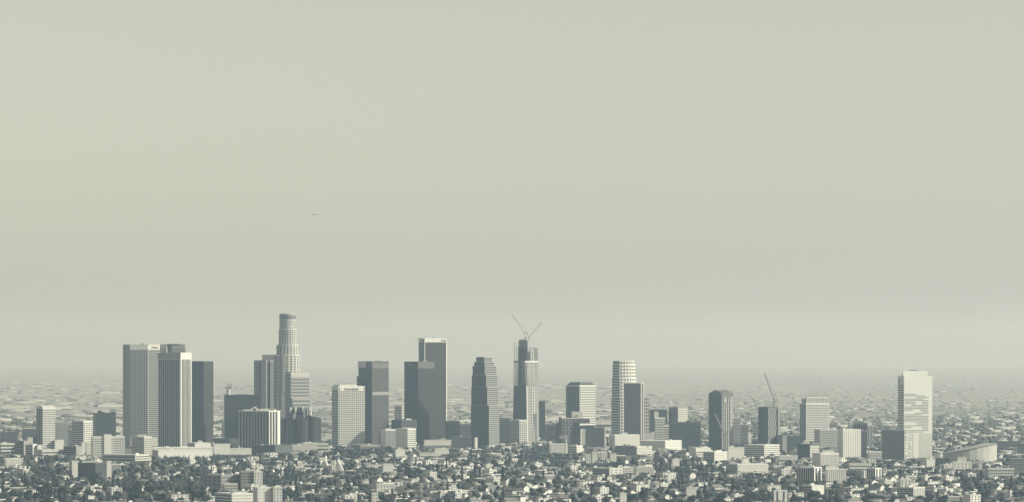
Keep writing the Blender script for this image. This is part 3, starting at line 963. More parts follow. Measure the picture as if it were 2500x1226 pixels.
bld('apartment_tower', 1570, 1573, 1584, 968, 1080, 14, STONE, None, ('g', 3, 13, .6, .55), 'narrow pale gridded tower right of the grey-green slab', 'tower', TG, cap=3, vis=1056)
bld('office_block', 1584, 1588, 1628, 1001, 1084, 10, BLACK, None, ('v', 8, .3), 'black block behind the small white gridded tower', 'building', LG, tops=((1595, 1606, 1005, WHITE),), vis=1020)
bld('office_tower', 1598, 1599, 1624, 1020, 1092, 8, WHITE, None, ('g', 6, 11, .6, .6), 'small white tower with big square windows before a black block', 'building', LG, cap=3, vis=1072,
    tops=((1597, 1608, 1005, CREAM),))
bld('parking_garage', 1618, 1620, 1633, 1038, 1090, 8, WHITE, None, ('b', 8, .5), 'white open-decked wing on the right of the small white tower', 'garage', LG, vis=1070)
bld('apartment_tower', 1633, 1655, 1679, 994, 1084, 45, GREY, ('b', 16, .3, BLACK), ('b', 16, .55, STONE), 'hazy grey tower with pale balconies behind a dark banded block', 'tower', LG, vis=1030,
    tops=((1634, 1641, 988, WHITE),))
bld('office_block', 1640, 1642, 1711, 1031, 1096, 6, DGREY, None, ('b', 14, .5, BLACK), 'wide dark banded block left of the gable-topped tower', 'building', LG, vis=1090,
    tops=((1675, 1686, 1027, BLACK),))
bld('department_store', 1487, 1501, 1562, 1062, 1110, 22, WHITE, ('b', 9, .3, GREY), ('b', 9, .2, STONE), 'bright white blank-walled block under the curved white tower', 'building', LG, cap=4, vis=1084,
    tops=((1520, 1532, 1057, WHITE),))
bld('warehouse', 1562, 1566, 1618, 1058, 1088, 8, STONE, None, None, 'plain pale grey block behind the bright white blank block', 'building', LG, vis=1072)
bld('office_block', 1550, 1624, 1664, 1077, 1108, 60, WHITE, ('g', 16, 5, .3, .35, GLASS), ('g', 8, 5, .3, .35, GGLASS), 'long block with grey shaded left side and bright right end', 'building', LG, vis=1096, cap=2)
bld('apartment_block', 1530, 1555, 1592, 1091, 1120, 38, WHITE, ('v', 7, .4, GLASS), ('g', 10, 6, .4, .4), 'white cube with a dotted window grid below the grey long block', 'building', LG, vis=1110, cap=2,
    tops=((1547, 1560, 1086, WHITE), (1575, 1584, 1089, WHITE)))
bld('office_block', 1501, 1502, 1548, 1089, 1122, 6, DGREY, None, ('b', 5, .4), 'dark banded block left of the white dotted cube', 'building', LG, vis=1112)
bld('civic_building', 1682, 1699, 1735, 1094, 1124, 25, WHITE, None, ('g', 14, 3, .5, .5), 'white building with a heavy blank cornice left of the gabled tower foot', 'building', LG, cap=8, vis=1112)

# gable-topped tower
def tower_n():
    D = dist(1104); T = Tower('office_tower', D, 1762, 'dark tower with a gable-pitched top, ribbed bright right face', 'tower', TG)
    poly, A, B, u, v = corner_poly(T, 1730, 1762, 1790, 48)
    C, Rp, Bk, Lp = poly; H = T.Z(961)
    T.wall(poly, -10, H, mat('brown_granite', g(.14), amp=.06))
    # hipped gables: peak points at the middle of each seen face
    zp = T.Z(953)
    m = MB()
    c4 = [Vector(q) for q in poly]
    mids = [(c4[i] + c4[(i + 1) % 4]) / 2 for i in range(4)]
    ctr = (c4[0] + c4[2]) / 2
    V = [(q.x, q.y, H) for q in c4] + [(q.x, q.y, zp) for q in mids] + [(ctr.x, ctr.y, zp)]
    m.v = V
    for i in range(4):
        m.f.append((i, (i + 1) % 4, 4 + i)); m.m.append(0)
        m.f.append((4 + i, (i + 1) % 4, 4 + (i + 1) % 4)); m.m.append(0)
    for i in range(4):
        m.f.append((4 + i, 4 + (i + 1) % 4, 8)); m.m.append(0)
    m.build('gabled_roof', mat('brown_granite', g(.2)), T.root)
    T.windows(C, Rp, 4, H - 8, 1, 40, .95, .45, STONE, name='spandrel_band')
    for q in (.12, .3, .5, .68):
        c = Vector(C).lerp(Vector(Rp), q)
        MB().box(-.9, .9, -1, .6, -8, H - (7 if q != .3 else 20)).build('pier', BLACK, T.root, (c.x, c.y, 0), math.atan2(u.y, u.x))
    T.windows(Lp, C, 4, H - 6, 1, 30, .96, .5, BLACK, name='window_band')
    T.finish(); KEEP.append((1730, 1790, 1096, D))
tower_n()
bld('apartment_tower', 1788, 1790, 1808, 1019, 1092, 8, STONE, None, ('b', 18, .5), 'pale slotted tower just right of the gable-topped tower', 'tower', LG, vis=1080)
bld('apartment_tower', 1808, 1809, 1828, 1037, 1094, 6, GREY, None, ('b', 13, .55), 'grey slotted block right of the pale slotted tower', 'building', LG, vis=1080)
bld('office_block', 1825, 1827, 1834, 1057, 1096, 6, WHITE, None, None, 'thin white slab beside the grey slotted block', 'building', LG, vis=1080, depth=10)
# patterned tower with crane
def tower_o():
    D = dist(1104); T = Tower('apartment_tower', D, 1875, 'new tower with zig-zag pale panels and a crane at its back', 'tower', TG)
    poly, A, B, u, v = corner_poly(T, 1851, 1875, 1899, 45)
    C, Rp, Bk, Lp = poly; H = T.Z(994)
    T.wall(poly, -10, H, DGREY)
    k = {'n': 0}
    T.windows(C, Rp, 3, H - 2, 9, 17, .42, .86, STONE, name='facade_panel', skip=lambda i, j: (i + j // 2) % 2 == 0)
    T.wall([T.P(1867, 16), T.P(1887, 16), T.P(1887, 30), T.P(1867, 30)], H - .2, T.Z(982), STONE, 'roof_house')
    T.wall([T.P(1899, 18), T.P(1905, 20), T.P(1905, 34), T.P(1899, 34)], -10, T.Z(996), GREY, 'wing')
    q = [T.P(1898, 2), T.P(1910, 0), T.P(1920, 8), T.P(1922, 24), T.P(1898, 26)]
    T.wall(q, -10, T.Z(1063), DGREY, 'curved_wing')
    T.windows(q[0], q[1], 3, T.Z(1065), 4, 11, .5, .6, WHITE, name='facade_panel', skip=lambda i, j: (i + j) % 2 == 0)
    T.windows(q[1], q[2], 3, T.Z(1065), 4, 11, .5, .6, WHITE, name='facade_panel', skip=lambda i, j: (i + j) % 2 == 0)
    T.finish(); KEEP.append((1851, 1922, 1100, D))
    crane(1890, D + 34, 1010, 978, (1866, 911), (1897, 960), 'tall crane behind the zig-zag panelled tower, jib raised left', w=2.0, r=.27)
    crane(1853, D + 80, 1040, 1004, (1836, 972), (1857, 996), 'distant small crane peeking left of the zig-zag panelled tower', w=1.8, r=.3)
tower_o()
crane(1771, dist(1112), 1112, 1068, (1745, 1010), (1777, 1056), 'pale crane with a raised jib before the gable-topped tower', w=2.2, r=.4)
crane(1699, dist(1070), 1070, 1026, (1692, 1006), (1703, 1018), 'faint far crane left of the gable-topped tower', w=2.0, r=.35)
bld('parking_garage', 1817, 1866, 1903, 1087, 1122, 55, WHITE, ('b', 6, .45, GGLASS), ('b', 6, .3), 'white garage of stacked decks below the zig-zag panelled tower', 'garage', LG, cap=2, vis=1114)
# crowned banded tower
def tower_p():
    D = dist(1084); T = Tower('office_tower', D, 1968, 'squarish pale banded tower with an open crown of fins', 'tower', TG)
    poly, A, B, u, v = corner_poly(T, 1953, 1968, 2025, 26)
    C, Rp, Bk, Lp = poly; H = T.Z(985)
    T.wall(poly, -10, H, WHITE)
    T.windows(C, Rp, 4, H - 2.5, 1, 22, .96, .5, GGLASS, name='window_band')
    T.windows(Lp, C, 4, H - 2.5, 5, 1, .8, 1, GLASS, name='window_strip')
    e = -3
    inn = [tuple(Vector(C) - (u + v) * e), tuple(Vector(Rp) + (u - v) * e), tuple(Vector(Bk) + (u + v) * e), tuple(Vector(Lp) + (v - u) * e)]
    T.wall(inn, H - .2, T.Z(973.5), GREY, 'penthouse')
    a = Vector(inn[0]); b = Vector(inn[1])
    me = MB().box(0, 1.2, -1, 2, 0, T.Z(971) - H).mesh('crown_fin', WHITE)
    for i in range(9):
        c = a.lerp(b, i / 8.3)
        link('crown_fin', me, T.root, (c.x, c.y, H + .1), math.atan2(u.y, u.x))
    T.trim(inn[0], inn[1], T.Z(972.4), T.Z(970.6), WHITE, 'crown_beam', proud=1.4, thick=1.5)
    T.finish(); KEEP.append((1953, 2025, 1056, D))
tower_p()
bld('office_block', 1988, 2001, 2058, 1050, 1100, 18, STONE, None, ('g', 16, 10, .55, .6), 'mottled grey block below the crowned banded tower', 'building', LG, vis=1092, cap=2)
bld('office_block', 1921, 1924, 1956, 1065, 1102, 8, DGREY, None, ('b', 7, .5), 'dark low block under the left edge of the crowned tower', 'building', LG, vis=1090)
bld('office_block', 1946, 1977, 2000, 1085, 1128, 48, DGREY, None, ('b', 9, .6, CREAM), 'dark block with a pale sign hut on its roof', 'building', LG, vis=1118, tops=((1963, 1977, 1076, WHITE), (1984, 1998, 1083, CREAM)))
bld('apartment_tower', 2085, 2118, 2130, 1033, 1100, 58, GREY, ('v', 6, .5), ('g', 2, 1, .7, .9), 'grey tower outlined by a white portal frame, behind the white fluted tower', 'tower', TG, cap=4, vis=1090)
T, P, H = bld('apartment_tower', 2045, 2058, 2102, 1049, 1124, 25, WHITE, None, ('g', 8, 26, .2, .6, GGLASS), 'bright white fluted apartment tower near the right', 'tower', TG, cap=3, vis=1116)
bld('apartment_tower', 2098, 2100, 2116, 1052, 1122, 8, STONE, None, ('v', 5, .5, GGLASS), 'grey striped wing on the right of the white fluted tower', 'tower', LG, vis=1116)
bld('office_block', 1983, 2003, 2048, 1107, 1146, 28, WHITE, None, ('v', 14, .45, GREY), 'white pilastered block with a stepped blank crown', 'building', LG, cap=3, vis=1136,
    tops=((2009, 2038, 1101, WHITE),))
bld('parking_garage', 2120, 2123, 2153, 1103, 1130, 8, WHITE, None, ('b', 5, .35), 'white stacked-deck garage left of the plain dark slab', 'garage', LG, vis=1122)
bld('office_tower', 2150, 2153, 2208, 1051, 1128, 8, mat('slate_curtain_wall', g(.09, (.96, 1, 1.02)), rough=.3, amp=.25, scale=.02), None, ('v', 11, .6, mat('slate_glass', g(.07, (.96, 1, 1.03)), rough=.25)),
    'plain dark slab left of the bright glass hotel tower', 'tower', TG, vis=1122, cap=3)
# bright glass hotel tower on the right
def tower_q():
    D = dist(1124); T = Tower('hotel', D, 2207, 'tall glaring pale glass tower at the right with dark stripes', 'tower', TG)
    poly, A, B, u, v = corner_poly(T, 2192, 2207, 2276, 16)
    C, Rp, Bk, Lp = poly; H = T.Z(918)
    gl = mat('pale_tower_glass', g(.74, (.99, 1, .96)), rough=.3, amp=.06, scale=.02, spec=.5)  # one even pale tone over the whole tower
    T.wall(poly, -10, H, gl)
    inn = [T.P(2204.5, 0), tuple(Vector(C) + u * 46 + v * .3), tuple(Vector(C) + u * 46 + v * 25), tuple(Vector(C) + v * 25)]
    MB().prism([tuple(Vector(C) - v * .2 + u * .1), tuple(Vector(C) + u * 50 - v * .2), tuple(Vector(C) + u * 50 + v * 24), tuple(Vector(C) + v * 24)], T.Z(945), T.Z(906), 0,
               [T.P(2204, 1), tuple(Vector(C) + u * 50 - v * .2), tuple(Vector(C) + u * 50 + v * 24), T.P(2204, 25)]).build('sloped_head', gl, T.root)
    st = mat('reflection_strip_glass', g(.30), rough=.3, amp=.4)  # dark strips stand in for broken reflections on the glass
    L = Vector(C).distance_to(Vector(Rp)) if hasattr(Vector(C), 'distance_to') else (Vector(C) - Vector(Rp)).length
    r2 = random.Random(4)
    z0, z1 = T.Z(1057), T.Z(961)
    n = 25
    a = math.atan2(u.y, u.x)
    for j in range(n):
        z = z0 + (z1 - z0) * (j + .5) / n
        x = 1.5
        while x < L * .84:
            w = r2.uniform(9, 26)
            if r2.random() < .8:
                c = Vector(C) + u * x - v * .35
                MB().box(0, min(w, L * .86 - x), 0, .6, z - .75, z + .65).build('reflection_strip', st, T.root, (c.x, c.y, 0), a)
            x += w + .4
    mb = MB()
    for j in range(19):
        z = 3 + (z0 - 3) * (j + .5) / 19
        for x0 in (1.5, 9.5):
            if r2.random() < .7:
                c = Vector(C) + u * x0 - v * .35
                MB().box(0, r2.uniform(4, 7), 0, .6, z - .5, z + .6).build('reflection_strip', st, T.root, (c.x, c.y, 0), a)
    c = Vector(C) + u * 19 - v * .6
    MB().box(0, 11.5, 0, 1, 3, z0 - 1).build('blank_bay', WHITE, T.root, (c.x, c.y, 0), a)
    c = Vector(C) + u * 32 - v * .35
    MB().box(0, L - 32.3, 0, .7, 3, z0 - 1).build('blank_bay', mat('dull_glass_bay', g(.54), rough=.3), T.root, (c.x, c.y, 0), a)
    T.windows(Lp, C, 10, H - 6, 1, 30, .9, .6, GGLASS, name='window_band')
    MB().box(T.P(2222, 10)[0], T.P(2240, 10)[0], 10, 16, T.Z(906) - .2, T.Z(904)).build('roof_plant', STEEL, T.root)
    T.finish(); KEEP.append((2192, 2276, 1118, D))
tower_q()
# low domed arena
def arena():
    D = dist(1140); T = Tower('arena', D, 2410, 'big low white arena with a sloping saddle roof at right', 'arena', LG)
    m = MB()
    N = 24
    lo = []; hi = []
    def pt(t):
        return 2368 + 66 * math.cos(t), 46 + 46 * math.sin(t)
    ring0 = [T.P(*pt(2 * math.pi * i / N)) for i in range(N)]
    k = 0
    for (x, y) in ring0: m.v.append((x, y, -8))
    for i, (x, y) in enumerate(ring0):
        px = pt(2 * math.pi * i / N)[0]
        zt = T.Z(1110 - (px - 2302) / 132 * 24)
        m.v.append((x * 1.04 if False else x, y, zt))
    for i in range(N):
        j = (i + 1) % N
        m.f.append((i, j, N + j, N + i)); m.m.append(0)
    m.build('wall', mat('arena_panels', g(.42)), T.root)
    r = MB()
    c = T.P(2368, 46)
    for i, (x, y) in enumerate(ring0):
        px = pt(2 * math.pi * i / N)[0]
        r.v.append((x, y - .6, T.Z(1110 - (px - 2302) / 132 * 24)))
        r.v.append((c[0] + (x - c[0]) * 1.05, c[1] + (y - c[1]) * 1.05, T.Z(1110 - (px - 2302) / 132 * 24) + 1.2))
    r.v.append((c[0] + 25, c[1], T.Z(1083)))
    for i in range(N):
        j = (i + 1) % N
        r.f.append((2 * i + 1, 2 * j + 1, 2 * N)); r.m.append(0)
        r.f.append((2 * i, 2 * j, 2 * j + 1, 2 * i + 1)); r.m.append(0)
    r.build('roof', mat('pale_membrane_roof', g(.36)), T.root)
    KEEP.append((2340, 2436, 1118, D))
arena()

# ------------------------------------------------------------------ lower blocks that can be told apart
lowblocks = [
 ('office_block', 168, 176, 193, 1128, 1160, 25, STONE, None, None, 'pale grey end block left of the dark-faced office', ()),
 ('office_block', 190, 233, 262, 1131, 1164, 50, DGREY, None, ('b', 6, .5), 'dark-faced office with a white roof at lower left', ((200, 240, 1127, WHITE),)),
 ('apartment_block', 259, 261, 272, 1127, 1168, 10, WHITE, None, None, 'blank white stair slab right of the dark-faced office', ()),
 ('parking_garage', 249, 330, 364, 1111, 1138, 62, CREAM, ('b', 3, .45), ('b', 4, .4), 'long low deck garage below the short cream tower', ()),
 ('office_block', 36, 58, 68, 1077, 1116, 60, GREY, None, None, 'dull grey cube at the far left', ()),
 ('office_block', 66, 68, 80, 1069, 1112, 12, CREAM, None, None, 'cream upright block right of the dull grey cube', ()),
 ('office_block', 62, 80, 90, 1086, 1120, 60, WHITE, None, None, 'white-ended block under the cream upright block', ()),
 ('office_block', 88, 92, 103, 1087, 1120, 20, WHITE, None, None, 'small white block at the foot of the slim white tower', ()),
 ('warehouse', 132, 134, 156, 1075, 1112, 15, WHITE, None, None, 'blank white cube right of the slim white tower', ()),
 ('office_block', 155, 186, 200, 1090, 1122, 60, GREY, None, None, 'plain grey block with shaded walls below the white banded block', ()),
 ('office_block', 198, 200, 209, 1081, 1118, 12, WHITE, None, None, 'white upright block left of the broad white slab', ()),
 ('office_block', 209, 211, 223, 1082, 1116, 12, CREAM, None, None, 'cream block touching the left end of the broad white slab', ()),
 ('parking_garage', -20, 2, 38, 1083, 1112, 25, CREAM, None, ('b', 3, .5), 'cream deck garage cut by the left picture edge', ()),
 ('office_block', 0, 2, 44, 1056, 1094, 8, DGREY, None, None, 'dark far block at the left picture edge', ()),
 ('office_block', 54, 58, 90, 1048, 1092, 12, DGREY, None, None, 'dark flat block behind the cream upright block', ()),
 ('apartment_block', 8, 14, 55, 1121, 1146, 14, WHITE, None, ('g', 7, 4, .4, .4, GREY), 'white balconied apartments at far lower left', ()),
 ('convention_hall', 372, 386, 516, 1100, 1134, 20, WHITE, None, None, 'long low white hall under the ribbed tower', ()),
 ('convention_hall', 372, 374, 520, 1092, 1122, 4, WHITE, None, ('b', 1, .5, DGREY), 'long pale roof slab with a dark clerestory behind the white hall', ()),
 ('office_block', 458, 476, 515, 1082, 1104, 25, WHITE, None, None, 'white stepped block right of the ribbed tower', ((483, 492, 1077, WHITE),)),
 ('warehouse', 518, 522, 562, 1085, 1118, 10, WHITE, None, None, 'large blank white shed with a curved shoulder', ()),
 ('warehouse', 548, 552, 614, 1096, 1116, 10, CREAM, None, None, 'long cream shed at the foot of the ribbed block', ()),
 ('office_block', 614, 672, 713, 1088, 1112, 62, DGREY, ('v', 9, .4), ('v', 6, .3, GGLASS), 'dark low hotel wing under the white-ribbed block', ((636, 643, 1086, WHITE),)),
 ('apartment_block', 713, 714, 740, 1087, 1108, 8, WHITE, None, ('g', 6, 3, .4, .4), 'white three-storey apartments below the mirrored cylinders', ()),
 ('apartment_block', 738, 740, 775, 1082, 1106, 8, WHITE, None, ('g', 8, 4, .4, .4), 'taller white apartments below the mirrored cylinders', ()),
 ('office_block', 773, 775, 802, 1083, 1104, 8, CREAM, None, ('b', 2, .3), 'cream two-storey block left of the white bank slab', ()),
 ('warehouse', 963, 966, 989, 1098, 1124, 12, WHITE, None, None, 'small bright white cube below the twin white blocks', ((970, 982, 1093, CREAM),)),
 ('warehouse', 1060, 1062, 1095, 1096, 1116, 8, WHITE, None, None, 'wide white shed below the low cream block', ()),
 ('warehouse', 933, 936, 960, 1134, 1160, 8, WHITE, None, None, 'square white billboard-like wall among the low houses', ()),
 ('warehouse', 1024, 1025, 1062, 1106, 1118, 8, CREAM, None, None, 'low cream shed just below the twin white blocks', ()),
 ('apartment_block', 1340, 1343, 1386, 1084, 1116, 10, WHITE, None, ('g', 8, 5, .45, .45), 'white stepped apartments left of the pole-mounted sign', ((1340, 1347, 1078, WHITE),)),
 ('office_block', 1384, 1408, 1423, 1089, 1112, 60, WHITE, ('b', 4, .4, GGLASS), ('g', 5, 4, .3, .4), 'small white-ended block right of the pole-mounted sign', ()),
 ('apartment_block', 1427, 1428, 1442, 1110, 1130, 8, WHITE, None, ('v', 3, .3, GREY), 'leftmost of four white slabs under the black block', ()),
 ('apartment_block', 1444, 1446, 1462, 1106, 1132, 8, CREAM, None, None, 'second of four white slabs under the black block', ()),
 ('apartment_block', 1464, 1466, 1482, 1104, 1132, 8, WHITE, None, ('v', 3, .3, GREY), 'third of four white slabs under the black block', ()),
 ('apartment_block', 1488, 1490, 1505, 1108, 1132, 8, CREAM, None, None, 'rightmost of four white slabs under the black block', ()),
 ('warehouse', 1446, 1488, 1520, 1144, 1168, 50, STONE, None, ('g', 3, 3, .3, .4), 'blank dark-sided block with a pale end', ()),
 ('apartment_block', 1518, 1520, 1548, 1142, 1162, 8, WHITE, None, ('g', 5, 3, .3, .4), 'left half of a long white apartment row', ()),
 ('apartment_block', 1550, 1552, 1596, 1141, 1160, 8, CREAM, None, ('g', 8, 3, .3, .4), 'right half of a long white apartment row', ()),
 ('hotel', 1717, 1744, 1776, 1104, 1134, 45, WHITE, None, ('b', 6, .25, GREY), 'white hotel block with faint bands below the gabled tower', ()),
 ('office_block', 1774, 1778, 1817, 1093, 1130, 10, WHITE, None, None, 'blank white block right of the banded white hotel', ((1782, 1792, 1089, WHITE),)),
 ('hotel', 1780, 1801, 1875, 1134, 1164, 20, WHITE, None, ('g', 14, 4, .35, .5, GREY), 'broad white hotel with rows of arched windows', ((1811, 1832, 1129, WHITE),)),
 ('office_block', 1900, 1902, 1948, 1113, 1128, 8, WHITE, None, ('g', 10, 2, .4, .4), 'low white strip block right of the stacked-deck garage', ()),
 ('office_block', 1945, 1988, 2006, 1142, 1186, 60, WHITE, ('v', 8, .6), ('v', 2, .4), 'block with a dark glazed left face and white end', ()),
 ('office_block', 2014, 2018, 2066, 1146, 1186, 12, WHITE, None, ('v', 10, .3, GREY), 'white pilastered lower block at right, beside dark trees', ((2016, 2048, 1139, WHITE),)),
 ('office_block', 2070, 2075, 2128, 1133, 1154, 10, CREAM, None, ('b', 2, .3), 'cream strip block right of the white pilastered block', ()),
 ('office_block', 2115, 2137, 2152, 1144, 1176, 55, WHITE, ('v', 4, .5), ('v', 2, .4), 'dark-sided block with white end piers at right', ()),
 ('warehouse', 2254, 2262, 2283, 1122, 1146, 20, CREAM, None, None, 'plain cream cube at the foot of the glaring glass tower', ()),
 ('office_block', 2325, 2327, 2372, 1128, 1154, 8, WHITE, None, ('g', 5, 3, .3, .35), 'white block with scattered windows below the arena', ((2338, 2360, 1116, CREAM),)),
 ('warehouse', 2362, 2365, 2402, 1103, 1132, 10, WHITE, None, None, 'blank white hall attached to the arena', ()),
 ('apartment_block', 2411, 2413, 2476, 1144, 1170, 6, WHITE, None, ('g', 11, 3, .6, .55), 'white balconied apartment row near the right edge', ()),
 ('office_block', 2464, 2466, 2530, 1119, 1164, 4, GREY, None, ('g', 12, 7, .6, .6), 'grey gridded office cut by the right picture edge', ()),
 ('office_block', 2484, 2487, 2540, 1084, 1120, 4, DGREY, None, None, 'dark block high on the right picture edge', ()),
 ('office_block', 2430, 2432, 2492, 1078, 1100, 4, DGREY, None, None, 'dark flat block behind the arena', ((2472, 2486, 1070, WHITE),)),
 ('apartment_block', 497, 540, 588, 1161, 1200, 35, GREY, ('g', 4, 4, .3, .45), ('g', 10, 4, .4, .45), 'grey hospital wing with deep windows at lower left centre', ()),
 ('apartment_block', 584, 588, 620, 1151, 1200, 10, GREY, None, ('g', 9, 6, .45, .5), 'grey gridded hospital block left of the white stair tower', ((600, 608, 1144, WHITE),)),
 ('apartment_block', 545, 547, 580, 1182, 1206, 8, CREAM, None, ('g', 6, 3, .5, .5), 'cream three-storey wing in front of the grey hospital', ()),
 ('apartment_block', 617, 620, 641, 1152, 1200, 10, WHITE, None, ('g', 3, 6, .3, .45), 'white tower block with dark punched windows and a little spire', ()),
 ('apartment_block', 525, 566, 620, 1206, 1240, 30, WHITE, ('b', 4, .4), ('g', 12, 4, .4, .35), 'white four-storey block at the bottom edge, left of the tall one', ()),
 ('apartment_block', 618, 629, 663, 1191, 1246, 18, WHITE, None, ('g', 6, 7, .18, .35), 'tall white apartment block at the bottom edge with small windows', ()),
 ('apartment_block', 664, 667, 689, 1190, 1246, 10, WHITE, None, ('g', 3, 7, .35, .4), 'narrow white block joined right of the tall bottom-edge one', ()),
 ('church', 624, 625, 632, 1119, 1152, 14, CREAM, None, None, 'slim cream bell tower above the grey hospital', ()),
 ('apartment_block', 907, 908, 923, 1204, 1232, 8, WHITE, None, ('g', 2, 3, .3, .35), 'little white gabled block with four windows near the bottom', ()),
 ('warehouse', 1674, 1676, 1700, 1191, 1218, 8, CREAM, None, None, 'square cream blank wall at lower right centre', ()),
 ('warehouse', 1640, 1642, 1659, 1122, 1146, 8, WHITE, None, None, 'white cube left of a wooded block', ()),
 ('apartment_block', 1888, 1890, 1922, 1198, 1236, 8, WHITE, None, ('v', 2, .2), 'white twin-gabled apartment block at the lower right', ()),
 ('office_block', 1957, 1982, 2012, 1186, 1210, 40, CREAM, None, None, 'low cream hall in front of the dark-glazed block', ()),
 ('apartment_block', 2196, 2199, 2225, 1170, 1196, 10, WHITE, None, ('v', 3, .12), 'white chapel-like block right of the dark trees', ()),
 ('apartment_block', 2190, 2230, 2258, 1191, 1222, 55, CREAM, None, ('v', 7, .5, GREY), 'cream columned block with a dark left side', ()),
 ('apartment_block', 1512, 1514, 1530, 1205, 1232, 8, WHITE, None, None, 'plain white gable-ended house at the bottom edge', ()),
 ('apartment_block', 918, 920, 965, 1182, 1204, 8, WHITE, None, ('g', 6, 2, .25, .4), 'long white two-storey block near the bottom centre', ()),
]
BLK = []
for (nm, xl, xc, xr, yt, yb, phi, wm, L_, R_, lab, tops) in lowblocks:
    if L_ is None and xc - xl > 12 and wm is not DGREY:
        L_ = ('b', max(2, int((yb - yt) / 6)), .55, GLASS)  # window bands added so the left face reads as shaded
    T, P, H = bld(nm, xl, xc, xr, yt, yb, phi, wm, L_, R_, lab, {'warehouse': 'warehouse', 'parking_garage': 'garage', 'church': 'church', 'hotel': 'hotel',
        'convention_hall': 'hall'}.get(nm, 'building'), LG, cap=2, tops=tops, vis=1107 if 'white hall under' in lab else yb - min(14, (yb - yt) * .35), depth=22 if yb > 1150 else 35, foot=2.5)
    BLK.append((T, P, H))
    if 'little spire' in lab:
        c = Vector(P[0]).lerp(Vector(P[2]), .5)
        MB().prism([(c.x - 3, c.y - 3), (c.x + 3, c.y - 3), (c.x + 3, c.y + 3), (c.x - 3, c.y + 3)], H, H + 6, 0, [(c.x - .2, c.y - .2), (c.x + .2, c.y - .2), (c.x + .2, c.y + .2), (c.x - .2, c.y + .2)]).build('spire', CREAM, T.root)
    if 'bell tower' in lab:
        c = Vector(P[0]).lerp(Vector(P[2]), .5)
        MB().box(-1.6, 1.6, P[0][1] - .5, P[0][1] + .2, H - 9, H - 4).build('belfry_opening', GLASS, T.root, (P[0][0] + 3, 0, 0))

# white A-frame churches with spikes
def aframe(xl, xc, xr, yt, yb, label):
    D = dist(yb); T = Tower('church', D, xc, label, 'church', 'white tent-roofed halls')
    z = T.Z(yt)
    l, r = T.P(xl), T.P(xr)
    mb = MB()
    n = 6
    pts = []
    for i in range(n + 1):
        t = i / n
        w = (1 - t) ** 1.0 * (1 if t < 1 else 0)
        w = (1 - t ** 1.3)
        pts.append((w, z * t))
    for (w, zz) in pts:
        mb.v += [(l[0] * w, 0, zz), (r[0] * w, 0, zz), (l[0] * w, 26, zz), (r[0] * w, 26, zz)]
    for i in range(n):
        a = 4 * i; b = a + 4
        mb.f += [(a, a + 1, b + 1, b), (a + 1, a + 3, b + 3, b + 1), (a + 3, a + 2, b + 2, b + 3), (a + 2, a, b, b + 2)]
        mb.m += [0] * 4
    mb.build('roof', WHITE, T.root)
    MB().box(l[0] * .8, r[0] * .8, -1, 0.3, -4, z * .25).build('entrance_wall', CREAM, T.root)
    MB().bar((0, 2, z - 1), (0, 2, z + 6), .4).build('spike', WSTEEL, T.root)
    MB().bar((r[0] * .45, -1, z * .1), (0, -.6, z * .8), .5).build('ridge_edge', STEEL, T.root)
    KEEP.append((xl, xr, yb - 8, D))
aframe(787, 794, 801, 1122, 1144, 'smaller white swept tent-roof hall with a spike')
aframe(812, 825, 840, 1124, 1156, 'larger white tent-roofed hall with a peaked gable')

# broken billboard on a pole, and a lattice mast
def pole_sign():
    D = dist(1118); T = Tower('billboard', D, 1382, 'tall pale pole carrying a skeletal sign frame', 'sign')
    MB().prism(ngon(T, 1382, 1.7, 0, 10), -6, T.Z(1071)).build('pole', CREAM, T.root)
    m = MB()
    for (a, b, y0, y1) in ((1366, 1386, 1064, 1065.5), (1366, 1370, 1065, 1071), (1381, 1386, 1065, 1071), (1368, 1384, 1069, 1071)):
        m.box(T.P(a)[0], T.P(b)[0], -1, .2, T.Z(y1), T.Z(y0))
    m.build('sign_frame', STONE, T.root)
    KEEP.append((1379, 1386, 1106, D))
pole_sign()
def mast(px, yt, yb, label):
    D = dist(yb); root = empty('radio_mast', (wx(px, D), D, 0)); tag(root, label, 'mast')
    z = wz(yt, D); m = MB(); lattice(m, (0, 0, -3), (0, 0, z), 1.6, .25, 14); m.build('lattice', WSTEEL, root)
    MB().box(-1.2, 1.2, -1.2, 1.2, z * .0, 2.5).build('plinth', STONE, root)
mast(1477, 1044, 1110, 'thin pale mast right of the black ladder-bay block')

